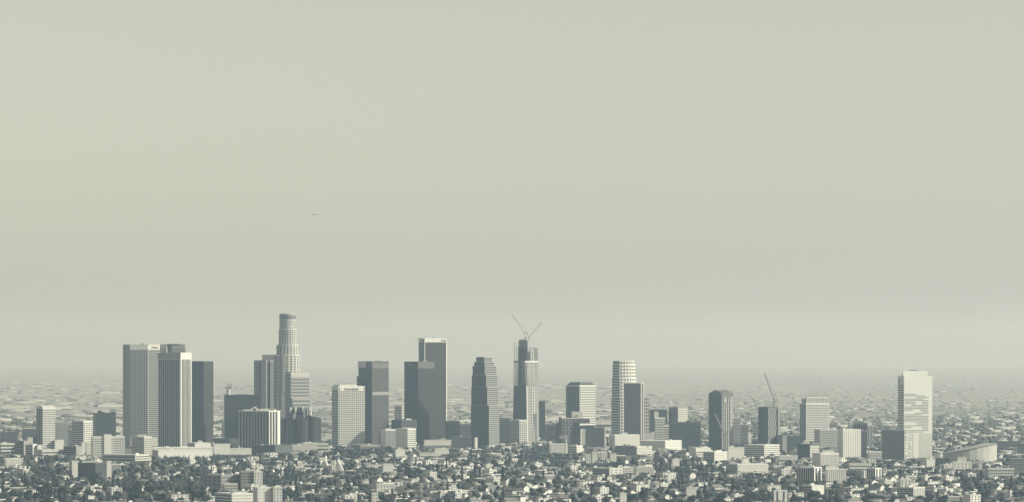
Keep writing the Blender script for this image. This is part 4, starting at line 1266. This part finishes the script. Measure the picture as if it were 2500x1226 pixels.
# airliner
def airliner():
    D = 14500.0; px, py = 768, 523.5
    root = empty('airliner', (wx(px, D), D, wz(py, D))); tag(root, 'faint airliner flying level in the hazy sky above the left towers', 'airplane')
    L = 16 * D / F; r = .085 * L
    m = MB(); n = 10
    st = [(-.5, .15), (-.42, .6), (-.3, .95), (.25, 1), (.4, .85), (.48, .5), (.5, .1)]
    for (x, k) in st:
        for i in range(n):
            t = 2 * math.pi * i / n
            m.v.append((x * L, r * .6 * k * math.cos(t), r * .6 * k * math.sin(t)))
    for s in range(len(st) - 1):
        for i in range(n):
            j = (i + 1) % n
            m.f.append((s * n + i, (s + 1) * n + i, (s + 1) * n + j, s * n + j)); m.m.append(0)
    mt = mat('aircraft_paint', g(.30), rough=.4)
    m.build('fuselage', mt, root)
    for s in (-1, 1):
        w = MB(); w.prism([(.1 * L, 0), (-.06 * L, s * .02 * L), (-.16 * L, s * .45 * L), (-.09 * L, s * .45 * L)][::s], -.5, .4); w.build('wing', mt, root)
        e = MB(); e.box(-.02 * L, .1 * L, s * .16 * L - 1.2, s * .16 * L + 1.2, -3.2, -.8); e.build('engine', mt, root)
        tp = MB(); tp.prism([(-.4 * L, 0), (-.5 * L, 0), (-.5 * L, s * .16 * L), (-.46 * L, s * .16 * L)][::-s], .2, .8); tp.build('tailplane', mt, root)
    f = MB(); f.v = [(-.36 * L, -.4, 0), (-.48 * L, -.4, 0), (-.53 * L, -.4, .17 * L), (-.47 * L, -.4, .17 * L), (-.36 * L, .4, 0), (-.48 * L, .4, 0), (-.53 * L, .4, .17 * L), (-.47 * L, .4, .17 * L)]
    f.f = [(0, 1, 2, 3), (7, 6, 5, 4), (0, 4, 5, 1), (1, 5, 6, 2), (2, 6, 7, 3), (3, 7, 4, 0)]; f.m = [0] * 6
    f.build('tail_fin', mt, root)
airliner()
# ------------------------------------------------------------------ the low-rise plain: houses, flats, trees
# one horizon line per picture column decides what can be seen, from near to far
NC = 2700
OFF = 100
front = np.full(NC, 1300.0)             # lowest-row frontier: everything nearer already covers rows below it
def cols(xl, xr):
    return max(0, int(xl) + OFF), min(NC, int(math.ceil(xr)) + OFF + 1)

# rows that must stay open in front of a building: list per column, checked by distance
KEEPA = sorted(KEEP, key=lambda k: k[3])
kx0 = np.array([k[0] for k in KEEPA]); kx1 = np.array([k[1] for k in KEEPA]); kv = np.array([k[2] for k in KEEPA]); kd = np.array([k[3] for k in KEEPA])
def limit_row(xl, xr, D):
    """the highest row an item at distance D may reach between columns xl..xr"""
    m = (kx0 < xr) & (kx1 > xl) & (kd > D)
    return kv[m].max() if m.any() else 0.0
def inside_building(xl, xr, D, pad=30):
    m = (kx0 - 3 < xr) & (kx1 + 3 > xl) & (kd < D + pad) & (kd > D - 60)
    return bool(m.any())

# ---- templates
def gable_house(w, d, h, rh, hip, wallm, roofm, flat=False):
    """meshes of one house: walls, roof, two windows and a door; origin at the ground centre"""
    wl = MB()
    if flat:
        wl.box(-w / 2, w / 2, -d / 2, d / 2, -3, h)
        rf = MB(); rf.box(-w / 2 + .4, w / 2 - .4, -d / 2 + .4, d / 2 - .4, h, h + .15)
        for a, b, c, e in ((-w / 2 - .2, w / 2 + .2, -d / 2 - .2, -d / 2 + .4), (-w / 2 - .2, w / 2 + .2, d / 2 - .4, d / 2 + .2), (-w / 2 - .2, -w / 2 + .4, -d / 2 + .4, d / 2 - .4), (w / 2 - .4, w / 2 + .2, -d / 2 + .4, d / 2 - .4)):
            rf.box(a, b, c, e, h - .2, h + .7)
    else:
        wl.box(-w / 2, w / 2, -d / 2, d / 2, -3, h)
        if not hip:
            k = len(wl.v)
            for y in (-d / 2, d / 2):
                wl.v += [(-w / 2, y, h), (w / 2, y, h), (0, y, h + rh)]
            wl.f += [(k, k + 1, k + 2), (k + 5, k + 4, k + 3)]; wl.m += [0, 0]
        rf = MB(); o = .6; z0 = h - .25; t = .25
        if hip:
            q = w * .32 if w < d else d * .32
            V = [(-w / 2 - o, -d / 2 - o, z0), (w / 2 + o, -d / 2 - o, z0), (w / 2 + o, d / 2 + o, z0), (-w / 2 - o, d / 2 + o, z0), (0, -d / 2 + q + .3, h + rh), (0, d / 2 - q, h + rh)]
            rf.v = V; rf.f = [(0, 1, 4), (1, 2, 5, 4), (2, 3, 5), (3, 0, 4, 5), (3, 2, 1, 0)]; rf.m = [0] * 5
        else:
            V = []
            for y in (-d / 2 - o, d / 2 + o):
                V += [(-w / 2 - o, y, z0), (0, y, h + rh), (w / 2 + o, y, z0), (-w / 2 - o, y, z0 + t), (0, y, h + rh + t), (w / 2 + o, y, z0 + t)]
            rf.v = V
            rf.f = [(3, 4, 10, 9), (4, 5, 11, 10), (0, 6, 7, 1), (1, 7, 8, 2), (0, 1, 4, 3), (1, 2, 5, 4), (6, 9, 10, 7), (7, 10, 11, 8), (0, 3, 9, 6), (2, 8, 11, 5)]; rf.m = [0] * 10
    return wl.mesh('wall', wallm), rf.mesh('roof', roofm)

LOWW = [('white', mat('house_white', g(0.63), amp=.12, scale=.2)), ('cream', mat('house_cream', g(0.50, (1, .99, .94)), amp=.12, scale=.2)),
        ('grey', mat('house_grey', g(0.20), amp=.15, scale=.2)), ('dark', mat('house_brown', g(0.10), amp=.2, scale=.2))]
ROOFS = [('dark', RFD), ('grey', RFM), ('pale', RFL)]
win_me = MB().box(-.8, .8, -.12, .1, 0, 1.4).mesh('window', GLASS)
chim_me = MB().box(-.45, .45, -.45, .45, 0, 2.4).mesh('chimney', GREY)
door_me = MB().box(-.6, .6, -.12, .1, 0, 2.1).mesh('door', STEEL)
HT = []     # (colour, shape, roofword, meshes, w, d, height)
for (cw, cm) in LOWW[:3]:
    for shape, dims in (('gabled', (8.5, 12, 4.5, 2.6)), ('hipped', (11, 11, 4.2, 2.4)), ('flat-roofed', (12, 10, 5.5, 0)), ('two-storey gabled', (9, 12, 7.2, 2.6))):
        for rw, rm in (ROOFS if 'flat' in shape else ROOFS[:2]):
            w, d, h, rh = dims
            HT.append((cw, shape, rw, gable_house(w, d, h, rh, shape == 'hipped', cm, rm, 'flat' in shape), w, d, h + rh))

def place_house(ti, x, y, rz, s):
    cw, shape, rw, (wm, rm), w, d, h = HT[ti]
    o = empty('house', (x, y, float(hill(x, y))), rz)
    o.scale = (s, s, s)
    link('wall', wm, o); rf_ = link('roof', rm, o)
    link('chimney', chim_me, rf_, (w * .22, d * .1, h - 2.2))
    for k, dx in enumerate((-w * .28, w * .28)):
        link('window', win_me, o, (dx, -d / 2, 1.4))
    link('window', win_me, o, (w / 2, -d * .2, 1.4), math.pi / 2)
    link('door', door_me, o, (0, -d / 2, 0.05))
    return o

def apt_template(w, d, fl, cm, rng_):
    h = fl * 3.1 + .8
    wall = MB().box(-w / 2, w / 2, -d / 2, d / 2, -4, h).mesh('wall', cm)
    par = MB()
    for a, b, c, e in ((-w / 2 - .3, w / 2 + .3, -d / 2 - .3, -d / 2 + .3), (-w / 2 - .3, w / 2 + .3, d / 2 - .3, d / 2 + .3), (-w / 2 - .3, -w / 2 + .3, -d / 2 + .3, d / 2 - .3), (w / 2 - .3, w / 2 + .3, -d / 2 + .3, d / 2 - .3)):
        par.box(a, b, c, e, h - .3, h + .8)
    par.box(-w / 2 + .3, w / 2 - .3, -d / 2 + .3, d / 2 - .3, h, h + .1)
    pm = par.mesh('roof', RFL if rng_.random() < .35 else RFM)
    wins = []
    n = max(2, int(w / 5))
    me = MB().box(-1.0, 1.0, -.12, .12, 0, 1.6).mesh('window', GLASS)
    for f in range(fl):
        for i in range(n):
            wins.append((me, (-w / 2 + (i + .5) * w / n, -d / 2, f * 3.1 + 1.1), 0.0))
    hut = MB().box(-2, 2, -2, 2, h, h + 2.8).mesh('roof_hut', cm)
    return wall, pm, wins, hut, h, n
rr = random.Random(21)
AT = []
for (cw, cm) in LOWW:
    for (w, d, fl) in ((28, 13, 2), (46, 15, 2), (34, 15, 3), (24, 20, 4), (16, 14, 4)):
        AT.append((cw, fl, apt_template(w, d, fl, cm, rr), w, d))

def place_apt(ti, x, y, rz, s):
    cw, fl, (wall, pm, wins, hut, h, n), w, d = AT[ti]
    o = empty('apartment_block', (x, y, float(hill(x, y))), rz)
    o.scale = (s, s, s)
    link('wall', wall, o); rf_ = link('roof', pm, o)
    for me, loc, a in wins:
        link('window', me, o, loc, a)
    link('roof_hut', hut, rf_, (w * .2, d * .1, 0))
    return o

def blob(mb, c, r, rz_, rnd, leafy=0, n1=7, n2=4):
    """a lumpy crown: jittered low sphere plus loose leaf clumps"""
    k = len(mb.v)
    for i in range(n2):
        ph = math.pi * (i + .7) / (n2 + .4)
        for j in range(n1):
            th = 2 * math.pi * (j + (i % 2) * .5) / n1
            q = rnd.uniform(.72, 1.15)
            mb.v.append((c[0] + r * q * math.sin(ph) * math.cos(th), c[1] + r * q * math.sin(ph) * math.sin(th), c[2] + rz_ * q * math.cos(ph)))
    mb.v.append((c[0], c[1], c[2] + rz_ * 1.02)); mb.v.append((c[0], c[1], c[2] - rz_ * .85))
    T_, B_ = len(mb.v) - 2, len(mb.v) - 1
    for j in range(n1):
        mb.f.append((T_, k + j, k + (j + 1) % n1)); mb.m.append(0)
        for i in range(n2 - 1):
            a, b = k + i * n1 + j, k + i * n1 + (j + 1) % n1
            mb.f.append((a, a + n1, b + n1, b)); mb.m.append(0)
        mb.f.append((B_, k + (n2 - 1) * n1 + (j + 1) % n1, k + (n2 - 1) * n1 + j)); mb.m.append(0)
    for i in range(leafy):
        th = rnd.uniform(0, 2 * math.pi); u = rnd.uniform(-.6, 1)
        q = rnd.uniform(.85, 1.4); s_ = math.sqrt(max(0, 1 - u * u))
        p = Vector((c[0] + r * q * s_ * math.cos(th), c[1] + r * q * s_ * math.sin(th), c[2] + rz_ * q * u))
        a = Vector((rnd.uniform(-1, 1), rnd.uniform(-1, 1), rnd.uniform(-1, 1))).normalized() * rnd.uniform(.35, .95)
        b = a.orthogonal().normalized() * rnd.uniform(.3, .8)
        k2 = len(mb.v)
        mb.v += [tuple(p - a), tuple(p + b), tuple(p + a), tuple(p - b)]
        mb.f.append((k2, k2 + 1, k2 + 2, k2 + 3)); mb.m.append(0)

def trunk_mesh(h, r, limbs, rnd):
    mb = MB()
    n = 6
    st = [(0, 1.3), (h * .3, 1.0), (h * .7, .8), (h, .5)]
    for (z, q) in st:
        for i in range(n):
            t = 2 * math.pi * i / n
            mb.v.append((r * q * math.cos(t), r * q * math.sin(t), z if z else -2))
    for s in range(3):
        for i in range(n):
            j = (i + 1) % n
            mb.f.append((s * n + i, s * n + j, (s + 1) * n + j, (s + 1) * n + i)); mb.m.append(0)
    for i in range(limbs):
        t = rnd.uniform(0, 6.28); L = h * .5
        mb.bar((0, 0, h * .65), (L * math.cos(t), L * math.sin(t), h * .65 + L * .9), r * .35)
    return mb.mesh('trunk', BARK)

TT = []    # (word, name, crown mesh, trunk mesh, half-width, height)
rt = random.Random(5)
for k in range(3):
    for mt, word in ((LEAF, 'dark'), (LEAF2, 'greyish')):
        m = MB()
        for i in range(7):
            t = rt.uniform(0, 6.28); q = rt.uniform(0, 2.9)
            blob(m, (q * math.cos(t), q * math.sin(t), rt.uniform(4.6, 8.2)), rt.uniform(1.5, 2.7), rt.uniform(1.3, 2.1), rt, 34)
        TT.append((word, 'broadleaf_tree', m.mesh('crown', mt), trunk_mesh(5, .4, 4, rt), 4.6, 10.0))
for k in range(2):
    m = MB()
    for i in range(6):
        blob(m, (rt.uniform(-.25, .25), rt.uniform(-.25, .25), 2.6 + i * 1.9), 1.5 * (1 - i / 8), 1.7, rt, 22)
    TT.append(('dark', 'cypress_tree', m.mesh('crown', LEAF), trunk_mesh(3, .3, 0, rt), 1.6, 14.5))
for k in range(2):
    m = MB()
    for i in range(22):
        th = 2 * math.pi * i / 22 + rt.uniform(-.1, .1); el = rt.uniform(-.5, .9)
        p0 = Vector((0, 0, 15.5)); d1 = Vector((math.cos(th) * math.cos(el), math.sin(th) * math.cos(el), math.sin(el)))
        p1 = p0 + d1 * 1.5; p2 = p1 + Vector((d1.x, d1.y, d1.z - .9)) * 1.3
        sd_ = Vector((-math.sin(th), math.cos(th), 0)) * .35
        kk = len(m.v)
        m.v += [tuple(p0 - sd_ * .4), tuple(p0 + sd_ * .4), tuple(p1 - sd_), tuple(p1 + sd_), tuple(p2)]
        m.f += [(kk, kk + 1, kk + 3, kk + 2), (kk + 2, kk + 3, kk + 4)]; m.m += [0, 0]
    blob(m, (0, 0, 15.2), .8, .9, rt, 14, 6, 3)
    TT.append(('tall', 'palm_tree', m.mesh('crown', LEAF), trunk_mesh(15, .28, 0, rt), 2.2, 17.0))

def place_tree(ti, x, y, rz, s):
    word, nm, cm, tm, hw, h = TT[ti]
    o = empty(nm, (x, y, float(hill(x, y))), rz)
    o.scale = (s, s, s * rr.uniform(.85, 1.15))
    link('crown', cm, o); link('trunk', tm, o)
    return o

# ---- scatter
SECT = [(70, 'below the slim white left tower'), (200, 'below the white banded block'), (300, 'below the broad white slab'), (420, 'below the tall ribbed tower'),
        (520, 'left of the grey hospital'), (610, 'around the grey hospital'), (720, 'below the mirrored glass cylinders'), (815, 'around the white tent-roofed halls'),
        (900, 'below the white bank slab'), (1010, 'below the twin white blocks'), (1100, 'below the white-crowned tower'), (1190, 'below the stepped dark tower'),
        (1285, 'below the unfinished tower'), (1380, 'below the pole-mounted sign'), (1465, 'below the four white slabs'), (1560, 'below the white dotted cube'),
        (1660, 'below the long grey-sided block'), (1765, 'below the gable-topped tower'), (1860, 'below the broad white hotel'), (1975, 'below the dark-glazed white block'),
        (2070, 'below the fluted white tower'), (2180, 'below the plain dark slab'), (2270, 'below the glaring glass tower'), (2370, 'below the white arena'), (2460, 'below the balconied row at right')]
SX = np.array([s[0] for s in SECT])
BANDS = [(1204, 'at bottom edge'), (1186, 'above bottom edge'), (1162, 'midway up'), (1135, 'higher up'), (0, 'highest up')]
def where(px, py):
    s = SECT[int(np.abs(SX - px).argmin())][1]
    b = next(t for y, t in BANDS if py >= y)
    return s, b
ORD = ['', 'second', 'third', 'fourth', 'fifth', 'sixth', 'seventh', 'eighth', 'ninth', 'tenth', 'eleventh', 'twelfth', 'thirteenth', 'fourteenth', 'fifteenth']
def label_all(items):
    """items: (object, what, px, py, category, group); look-alikes in one patch are told apart by their order"""
    d = {}
    for it in items:
        s, b = where(it[2], it[3])
        d.setdefault((it[1], s, b), []).append(it)
    for (what, s, b), L in d.items():
        L.sort(key=lambda t: t[2])
        for i, it in enumerate(L):
            pre = what if len(L) == 1 else (f'leftmost {what}' if i == 0 else f'{ORD[min(i, 14)]} {what} from left')
            tag(it[0], f'{pre}, {b}, {s}', it[4], it[5])

WOODS = [(395, 640, 1106, 1130, .9), (830, 965, 1104, 1126, .9), (1262, 1420, 1106, 1150, .85), (2035, 2110, 1150, 1205, .9), (640, 740, 1165, 1226, .6),
         (380, 500, 1150, 1226, .55), (1590, 1730, 1125, 1170, .7), (1780, 2010, 1185, 1226, .6), (2330, 2500, 1165, 1200, .6), (60, 190, 1120, 1226, .5), (250, 420, 1135, 1226, .45),
         (960, 1020, 1130, 1170, .4), (840, 900, 1150, 1185, .5)]
def woodiness(px, py):
    v = 0
    for (a, b, c, d_, w) in WOODS:
        if a < px < b and c < py < d_:
            v = max(v, w)
    return v

cand = []
rs = random.Random(99)
D0, D1 = 5480.0, 9250.0
blockrot = {}
yy = D0
def streetrot(x, y):
    k = (int((x + 5000) // 420), int(y // 420))
    if k not in blockrot:
        blockrot[k] = rs.choice([24, 28, 33, 33, 40, 52]) + rs.uniform(-3, 3)
    return math.radians(blockrot[k])
y = D0
while y < D1:
    half = (1650 / F) * y
    step_x = 19.5
    x = -half
    while x < half:
        X = x + rs.uniform(-7, 7); Y = y + rs.uniform(-9, 9)
        x += step_x
        px = CX + F * X / Y
        py = YH + (HC - float(hill(X, Y))) * F / Y
        wd = woodiness(px, py)
        u = rs.random()
        hf = .36 if px > 850 else .29
        if u < hf * (1 - wd):
            if rs.random() < .27 + .12 * (py < 1165) + .05 * (px > 1150):
                cand.append((Y, X, px, py, 'apt'))
            else:
                cand.append((Y, X, px, py, 'house'))
        elif u < .80:
            cand.append((Y, X, px, py, 'tree'))
        elif u < .80 + .18 * wd:
            cand.append((Y, X, px, py, 'tree'))
    y += 25
cand.sort()

class Bulk:
    """many copies of template meshes merged into one mesh object"""
    def __init__(self):
        self.cache = {}; self.V = []; self.L = []; self.S = []; self.M = []; self.mats = []; self.nv = 0
    def mats_idx(self, m):
        if m not in self.mats:
            self.mats.append(m)
        return self.mats.index(m)
    def add(self, me, x, y, z, rz, s, sz=None):
        if me.name not in self.cache:
            v = np.zeros(len(me.vertices) * 3); me.vertices.foreach_get('co', v)
            l = np.zeros(len(me.loops), int); me.loops.foreach_get('vertex_index', l)
            t = np.zeros(len(me.polygons), int); me.polygons.foreach_get('loop_total', t)
            self.cache[me.name] = (v.reshape(-1, 3), l, t, self.mats_idx(me.materials[0]))
        v, l, t, mi = self.cache[me.name]
        c, n = math.cos(rz), math.sin(rz)
        w = np.empty_like(v)
        w[:, 0] = (v[:, 0] * c - v[:, 1] * n) * s + x
        w[:, 1] = (v[:, 0] * n + v[:, 1] * c) * s + y
        w[:, 2] = v[:, 2] * (sz or s) + z
        self.V.append(w); self.L.append(l + self.nv); self.S.append(t); self.M.append(np.full(len(t), mi)); self.nv += len(v)
    def build(self, name):
        V = np.concatenate(self.V); L = np.concatenate(self.L); T_ = np.concatenate(self.S); M = np.concatenate(self.M)
        me = bpy.data.meshes.new(name)
        me.vertices.add(len(V)); me.vertices.foreach_set('co', V.ravel())
        me.loops.add(len(L)); me.loops.foreach_set('vertex_index', L)
        st = np.concatenate([[0], np.cumsum(T_)[:-1]])
        me.polygons.add(len(T_)); me.polygons.foreach_set('loop_start', st); me.polygons.foreach_set('loop_total', T_)
        for m in self.mats:
            me.materials.append(m)
        me.polygons.foreach_set('material_index', M)
        me.update(calc_edges=True); me.validate()
        o = link(name, me); o['kind'] = 'stuff'
        return o
bulk_h = Bulk(); bulk_t = Bulk(); bulk_a = Bulk()
# low cheap crowns for the bulk trees
cheap = []
for k in range(6):
    m = MB()
    for i in range(3):
        t = rt.uniform(0, 6.28); q = rt.uniform(0.6, 2.4)
        blob(m, (q * math.cos(t), q * math.sin(t), rt.uniform(4.2, 6.8)), rt.uniform(2.0, 3.2), rt.uniform(1.6, 2.6), rt, 14, 6, 3)
    cheap.append(m.mesh('crown', LEAF if k % 3 else LEAF2))
named = {'house': [], 'tree': [], 'apt': []}
CAP = {'house': 300, 'tree': 300, 'apt': 170}
taken = {}
for (Y, X, px, py, kind) in cand:
    k = F / Y
    if kind == 'house':
        ti = rs.choices(range(len(HT)), weights=[{'white': 5, 'cream': 3, 'grey': 1.6}[h[0]] * (1.6 if 'flat' in h[1] else 1) for h in HT])[0]
        s = rs.uniform(.9, 1.45); w = HT[ti][4] * s; h = HT[ti][6] * s
    elif kind == 'apt':
        ti = rs.choices(range(len(AT)), weights=[{'white': 5, 'cream': 3, 'grey': 1.5, 'dark': 1.2}[a[0]] * (.45 if a[1] > 3 else 1.1) for a in AT])[0]
        s = rs.uniform(.8, 1.15); w = AT[ti][3] * s; h = (AT[ti][1] * 3.1 + 1) * s
    else:
        ti = rs.choices(range(len(TT)), weights=[4, 2, 4, 2, 4, 2, .9, .9, 1.1, 1.1])[0]
        s = rs.uniform(.8, 1.15) * rs.choice([1, 1.2, 1.4, 1.7]); w = TT[ti][4] * 2 * s; h = TT[ti][5] * s
    hw = w * .6 * k
    xl, xr = px - hw, px + hw
    top = py - h * k
    if inside_building(xl, xr, Y):
        continue
    lim = limit_row(xl, xr, Y)
    if top < lim:
        if kind == 'apt' or py - lim < 2.0 * k:
            continue
        f = (py - lim) / (h * k)
        if f < .45:
            continue
        s *= f; top = lim
    cell = (int(X // 9), int(Y // 9))
    if cell in taken:
        continue
    taken[cell] = 1
    a, b = cols(xl, xr)
    vis = np.clip(front[a:b] - top, 0, None) if b > a else np.zeros(1)
    seen = float(vis.sum()) if 0 <= px <= 2500 and top < 1226 else 0.0
    if b > a:
        front[a:b] = np.minimum(front[a:b], top + (1.5 if kind == 'tree' else 0.3))
    rz = streetrot(X, Y) + (math.pi / 2 if kind == 'house' and rs.random() < .4 else 0) if kind != 'tree' else rs.uniform(0, 6.28)
    z = float(hill(X, Y))
    need = {'house': 26, 'tree': 26, 'apt': 30}[kind]
    if seen > need and len(named[kind]) < CAP[kind] and 8 < px < 2492:
        vy = min(top + 3, 1225)
        if kind == 'house':
            o = place_house(ti, X, Y, rz, s)
            cw, shape, rw = HT[ti][:3]
            named[kind].append((o, f'{cw} {shape} house', px, vy, 'house', 'houses of the low-rise plain'))
        elif kind == 'apt':
            o = place_apt(ti, X, Y, rz, s)
            cw, fl = AT[ti][:2]
            named[kind].append((o, f'{cw} block', px, vy, 'building', 'apartment blocks of the low-rise plain'))
        else:
            o = place_tree(ti, X, Y, rz, s)
            word, nm = TT[ti][:2]
            named[kind].append((o, f'{word} {nm.replace("_tree", "").replace("broadleaf", "round")} tree', px, vy, 'tree', 'trees among the houses'))
    elif kind == 'house':
        wm, rm = HT[ti][3]
        bulk_h.add(wm, X, Y, z, rz, s); bulk_h.add(rm, X, Y, z, rz, s)
    elif kind == 'apt':
        wl, pm, wins, hut, h_, n_ = AT[ti][2]
        bulk_h.add(wl, X, Y, z, rz, s); bulk_h.add(pm, X, Y, z, rz, s)
        c_, s_ = math.cos(rz), math.sin(rz)
        for me, loc, _ in wins:
            bulk_h.add(me, X + (loc[0] * c_ - loc[1] * s_) * s, Y + (loc[0] * s_ + loc[1] * c_) * s, z + loc[2] * s, rz, s)
    else:
        bulk_t.add(cheap[ti % 6] if ti < 6 else TT[ti][2], X, Y, z, rz, s)
for k in named:
    label_all(named[k])
bulk_h.build('houses'); bulk_t.build('tree_cover')
print('NAMED', {k: len(v) for k, v in named.items()}, 'candidates', len(cand))

# ---- the far industrial plain beyond downtown
far_h = Bulk(); far_t = Bulk()
shedm = [mat('far_white_shed', g(.38), amp=.1, scale=.01), mat('far_cream_shed', g(.31), amp=.1, scale=.01), mat('far_grey_shed', g(.25), amp=.1, scale=.01)]  # shed tones drawn together, distance haze painted into them
sheds = []
for i in range(9):
    w, d, h = ((46, 26, 8), (110, 34, 9), (20, 14, 7))[i % 3]
    b = MB(); b.box(-w / 2, w / 2, -d / 2, d / 2, -1, h)
    b.box(-w * .3, -w * .1, -d * .2, d * .2, h, h + 2.5)
    sheds.append((b.mesh('wall', shedm[(i // 3 + i) % 3 if i % 4 else 0]), w, h))
FARLEAF = leaf_mat('far_foliage', (.08, .085, .07), (.17, .17, .14))  # both far foliages are paled, so haze fade sits in their colour
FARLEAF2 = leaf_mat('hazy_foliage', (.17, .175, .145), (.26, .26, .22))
grove = []
for k in range(4):
    m = MB()
    for i in range(7):
        blob(m, (rt.uniform(-22, 22), rt.uniform(-14, 14), rt.uniform(2, 5)), rt.uniform(5, 9), rt.uniform(4, 7), rt, 0, 6, 3)
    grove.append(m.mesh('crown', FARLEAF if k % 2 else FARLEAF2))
rf = random.Random(3)
n_sh = 0
far_named = []
D = 9300.0
while D < 30000:
    half = 1620 / F * D
    x = -half
    dens = 1.0
    st = 34 + (D - 9300) / 150
    while x < half:
        X = x + rf.uniform(-20, 20); Y = D + rf.uniform(-30, 30)
        x += st * rf.uniform(.7, 1.3)
        px = CX + F * X / Y; py = YH + HC * F / Y
        if inside_building(px - 4, px + 4, Y, 60):
            continue
        right = px > 1560
        u = rf.random()
        pt = .62 if right else .34
        if D > 15500:
            pt *= max(0, 1 - (D - 15500) / 9000)
        if u < pt * .95:
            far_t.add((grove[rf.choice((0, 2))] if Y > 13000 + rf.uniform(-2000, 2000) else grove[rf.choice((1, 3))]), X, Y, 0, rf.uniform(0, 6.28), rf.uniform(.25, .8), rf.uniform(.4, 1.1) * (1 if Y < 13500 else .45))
        elif u < pt + (.22 if right else .34) * max(.5, 1 - (D - 9300) / 40000):
            me, w, h = rf.choice(sheds if not right else [sheds[2], sheds[5], sheds[8], sheds[0]])
            s = rf.uniform(.5, 1.2)
            rz = math.radians(rf.choice([8, 20, 33]) + rf.uniform(-4, 4))
            lo = front[int(min(max(px, 0), 2499)) + OFF]
            if w * s > 70 and len(far_named) < 90 and 5 < px < 2495 and py - 12 < lo and rf.random() < .25:
                o = empty('warehouse', (X, Y, 0), rz); o.scale = (s, s, s)
                link('wall', me, o)
                far_named.append((o, px, py, me.materials[0].name))
            else:
                far_h.add(me, X, Y, 0, rz, s, s * (1 if Y < 13500 else .6))
    D += 60 + (D - 9300) / 80
FS = [(60, 'left of the slim white tower'), (200, 'behind the white banded block'), (300, 'left of the tall pair'), (540, 'between the tall pair and the black block'), (600, 'behind the black block'), (780, 'left of the bank slab'),
      (850, 'behind the bank slab'), (955, 'right of the dark bronze tower'), (1120, 'right of the white-crowned tower'), (1240, 'left of the unfinished tower'), (1350, 'right of the unfinished tower'), (1470, 'right of the chamfer-topped tower'),
      (1600, 'right of the curved white tower'), (1710, 'left of the gable-topped tower'), (1820, 'right of the gable-topped tower'), (1930, 'left of the crowned banded tower'), (2080, 'right of the crowned banded tower'), (2170, 'left of the glaring glass tower'), (2330, 'right of the glaring glass tower'), (2450, 'near the right edge')]
fx = np.array([f[0] for f in FS])
dd = {}
for (o, px, py, mn) in far_named:
    c = 'white' if 'white' in mn else 'cream' if 'cream' in mn else 'grey'
    b = 'far off' if py < 960 else 'in the middle distance' if py < 1005 else 'just beyond downtown'
    dd.setdefault((c, FS[int(np.abs(fx - px).argmin())][1], b), []).append((px, o))
for (c, s, b), L in dd.items():
    L.sort(key=lambda t: t[0])
    for i, (_, o) in enumerate(L):
        pre = '' if len(L) == 1 else ('leftmost ' if i == 0 else ORD[i] + ' ')
        tag(o, f'{pre}{c} long shed {b}, {s}', 'warehouse', 'long sheds on the far plain')
far_h.build('far_warehouses'); far_t.build('far_woods')
# ------------------------------------------------------------------ haze
def haze():
    me = MB().box(-65000, 65000, -4500, 84000, -25, 760).mesh('haze', [])
    m = bpy.data.materials.new('haze_air')
    m.use_nodes = True
    n = m.node_tree
    n.nodes.remove(n.nodes['Principled BSDF'])
    v = n.nodes.new('ShaderNodeVolumePrincipled')
    v.inputs['Color'].default_value = HAZE_COLOR
    v.inputs['Absorption Color'].default_value = (1, 1, 1, 1)
    v.inputs['Density'].default_value = HAZE_DENSITY
    v.inputs['Anisotropy'].default_value = 0.36
    n.links.new(v.outputs[0], n.nodes['Material Output'].inputs['Volume'])
    me.materials.append(m)
    o = link('haze', me)
    o['kind'] = 'stuff'
haze()
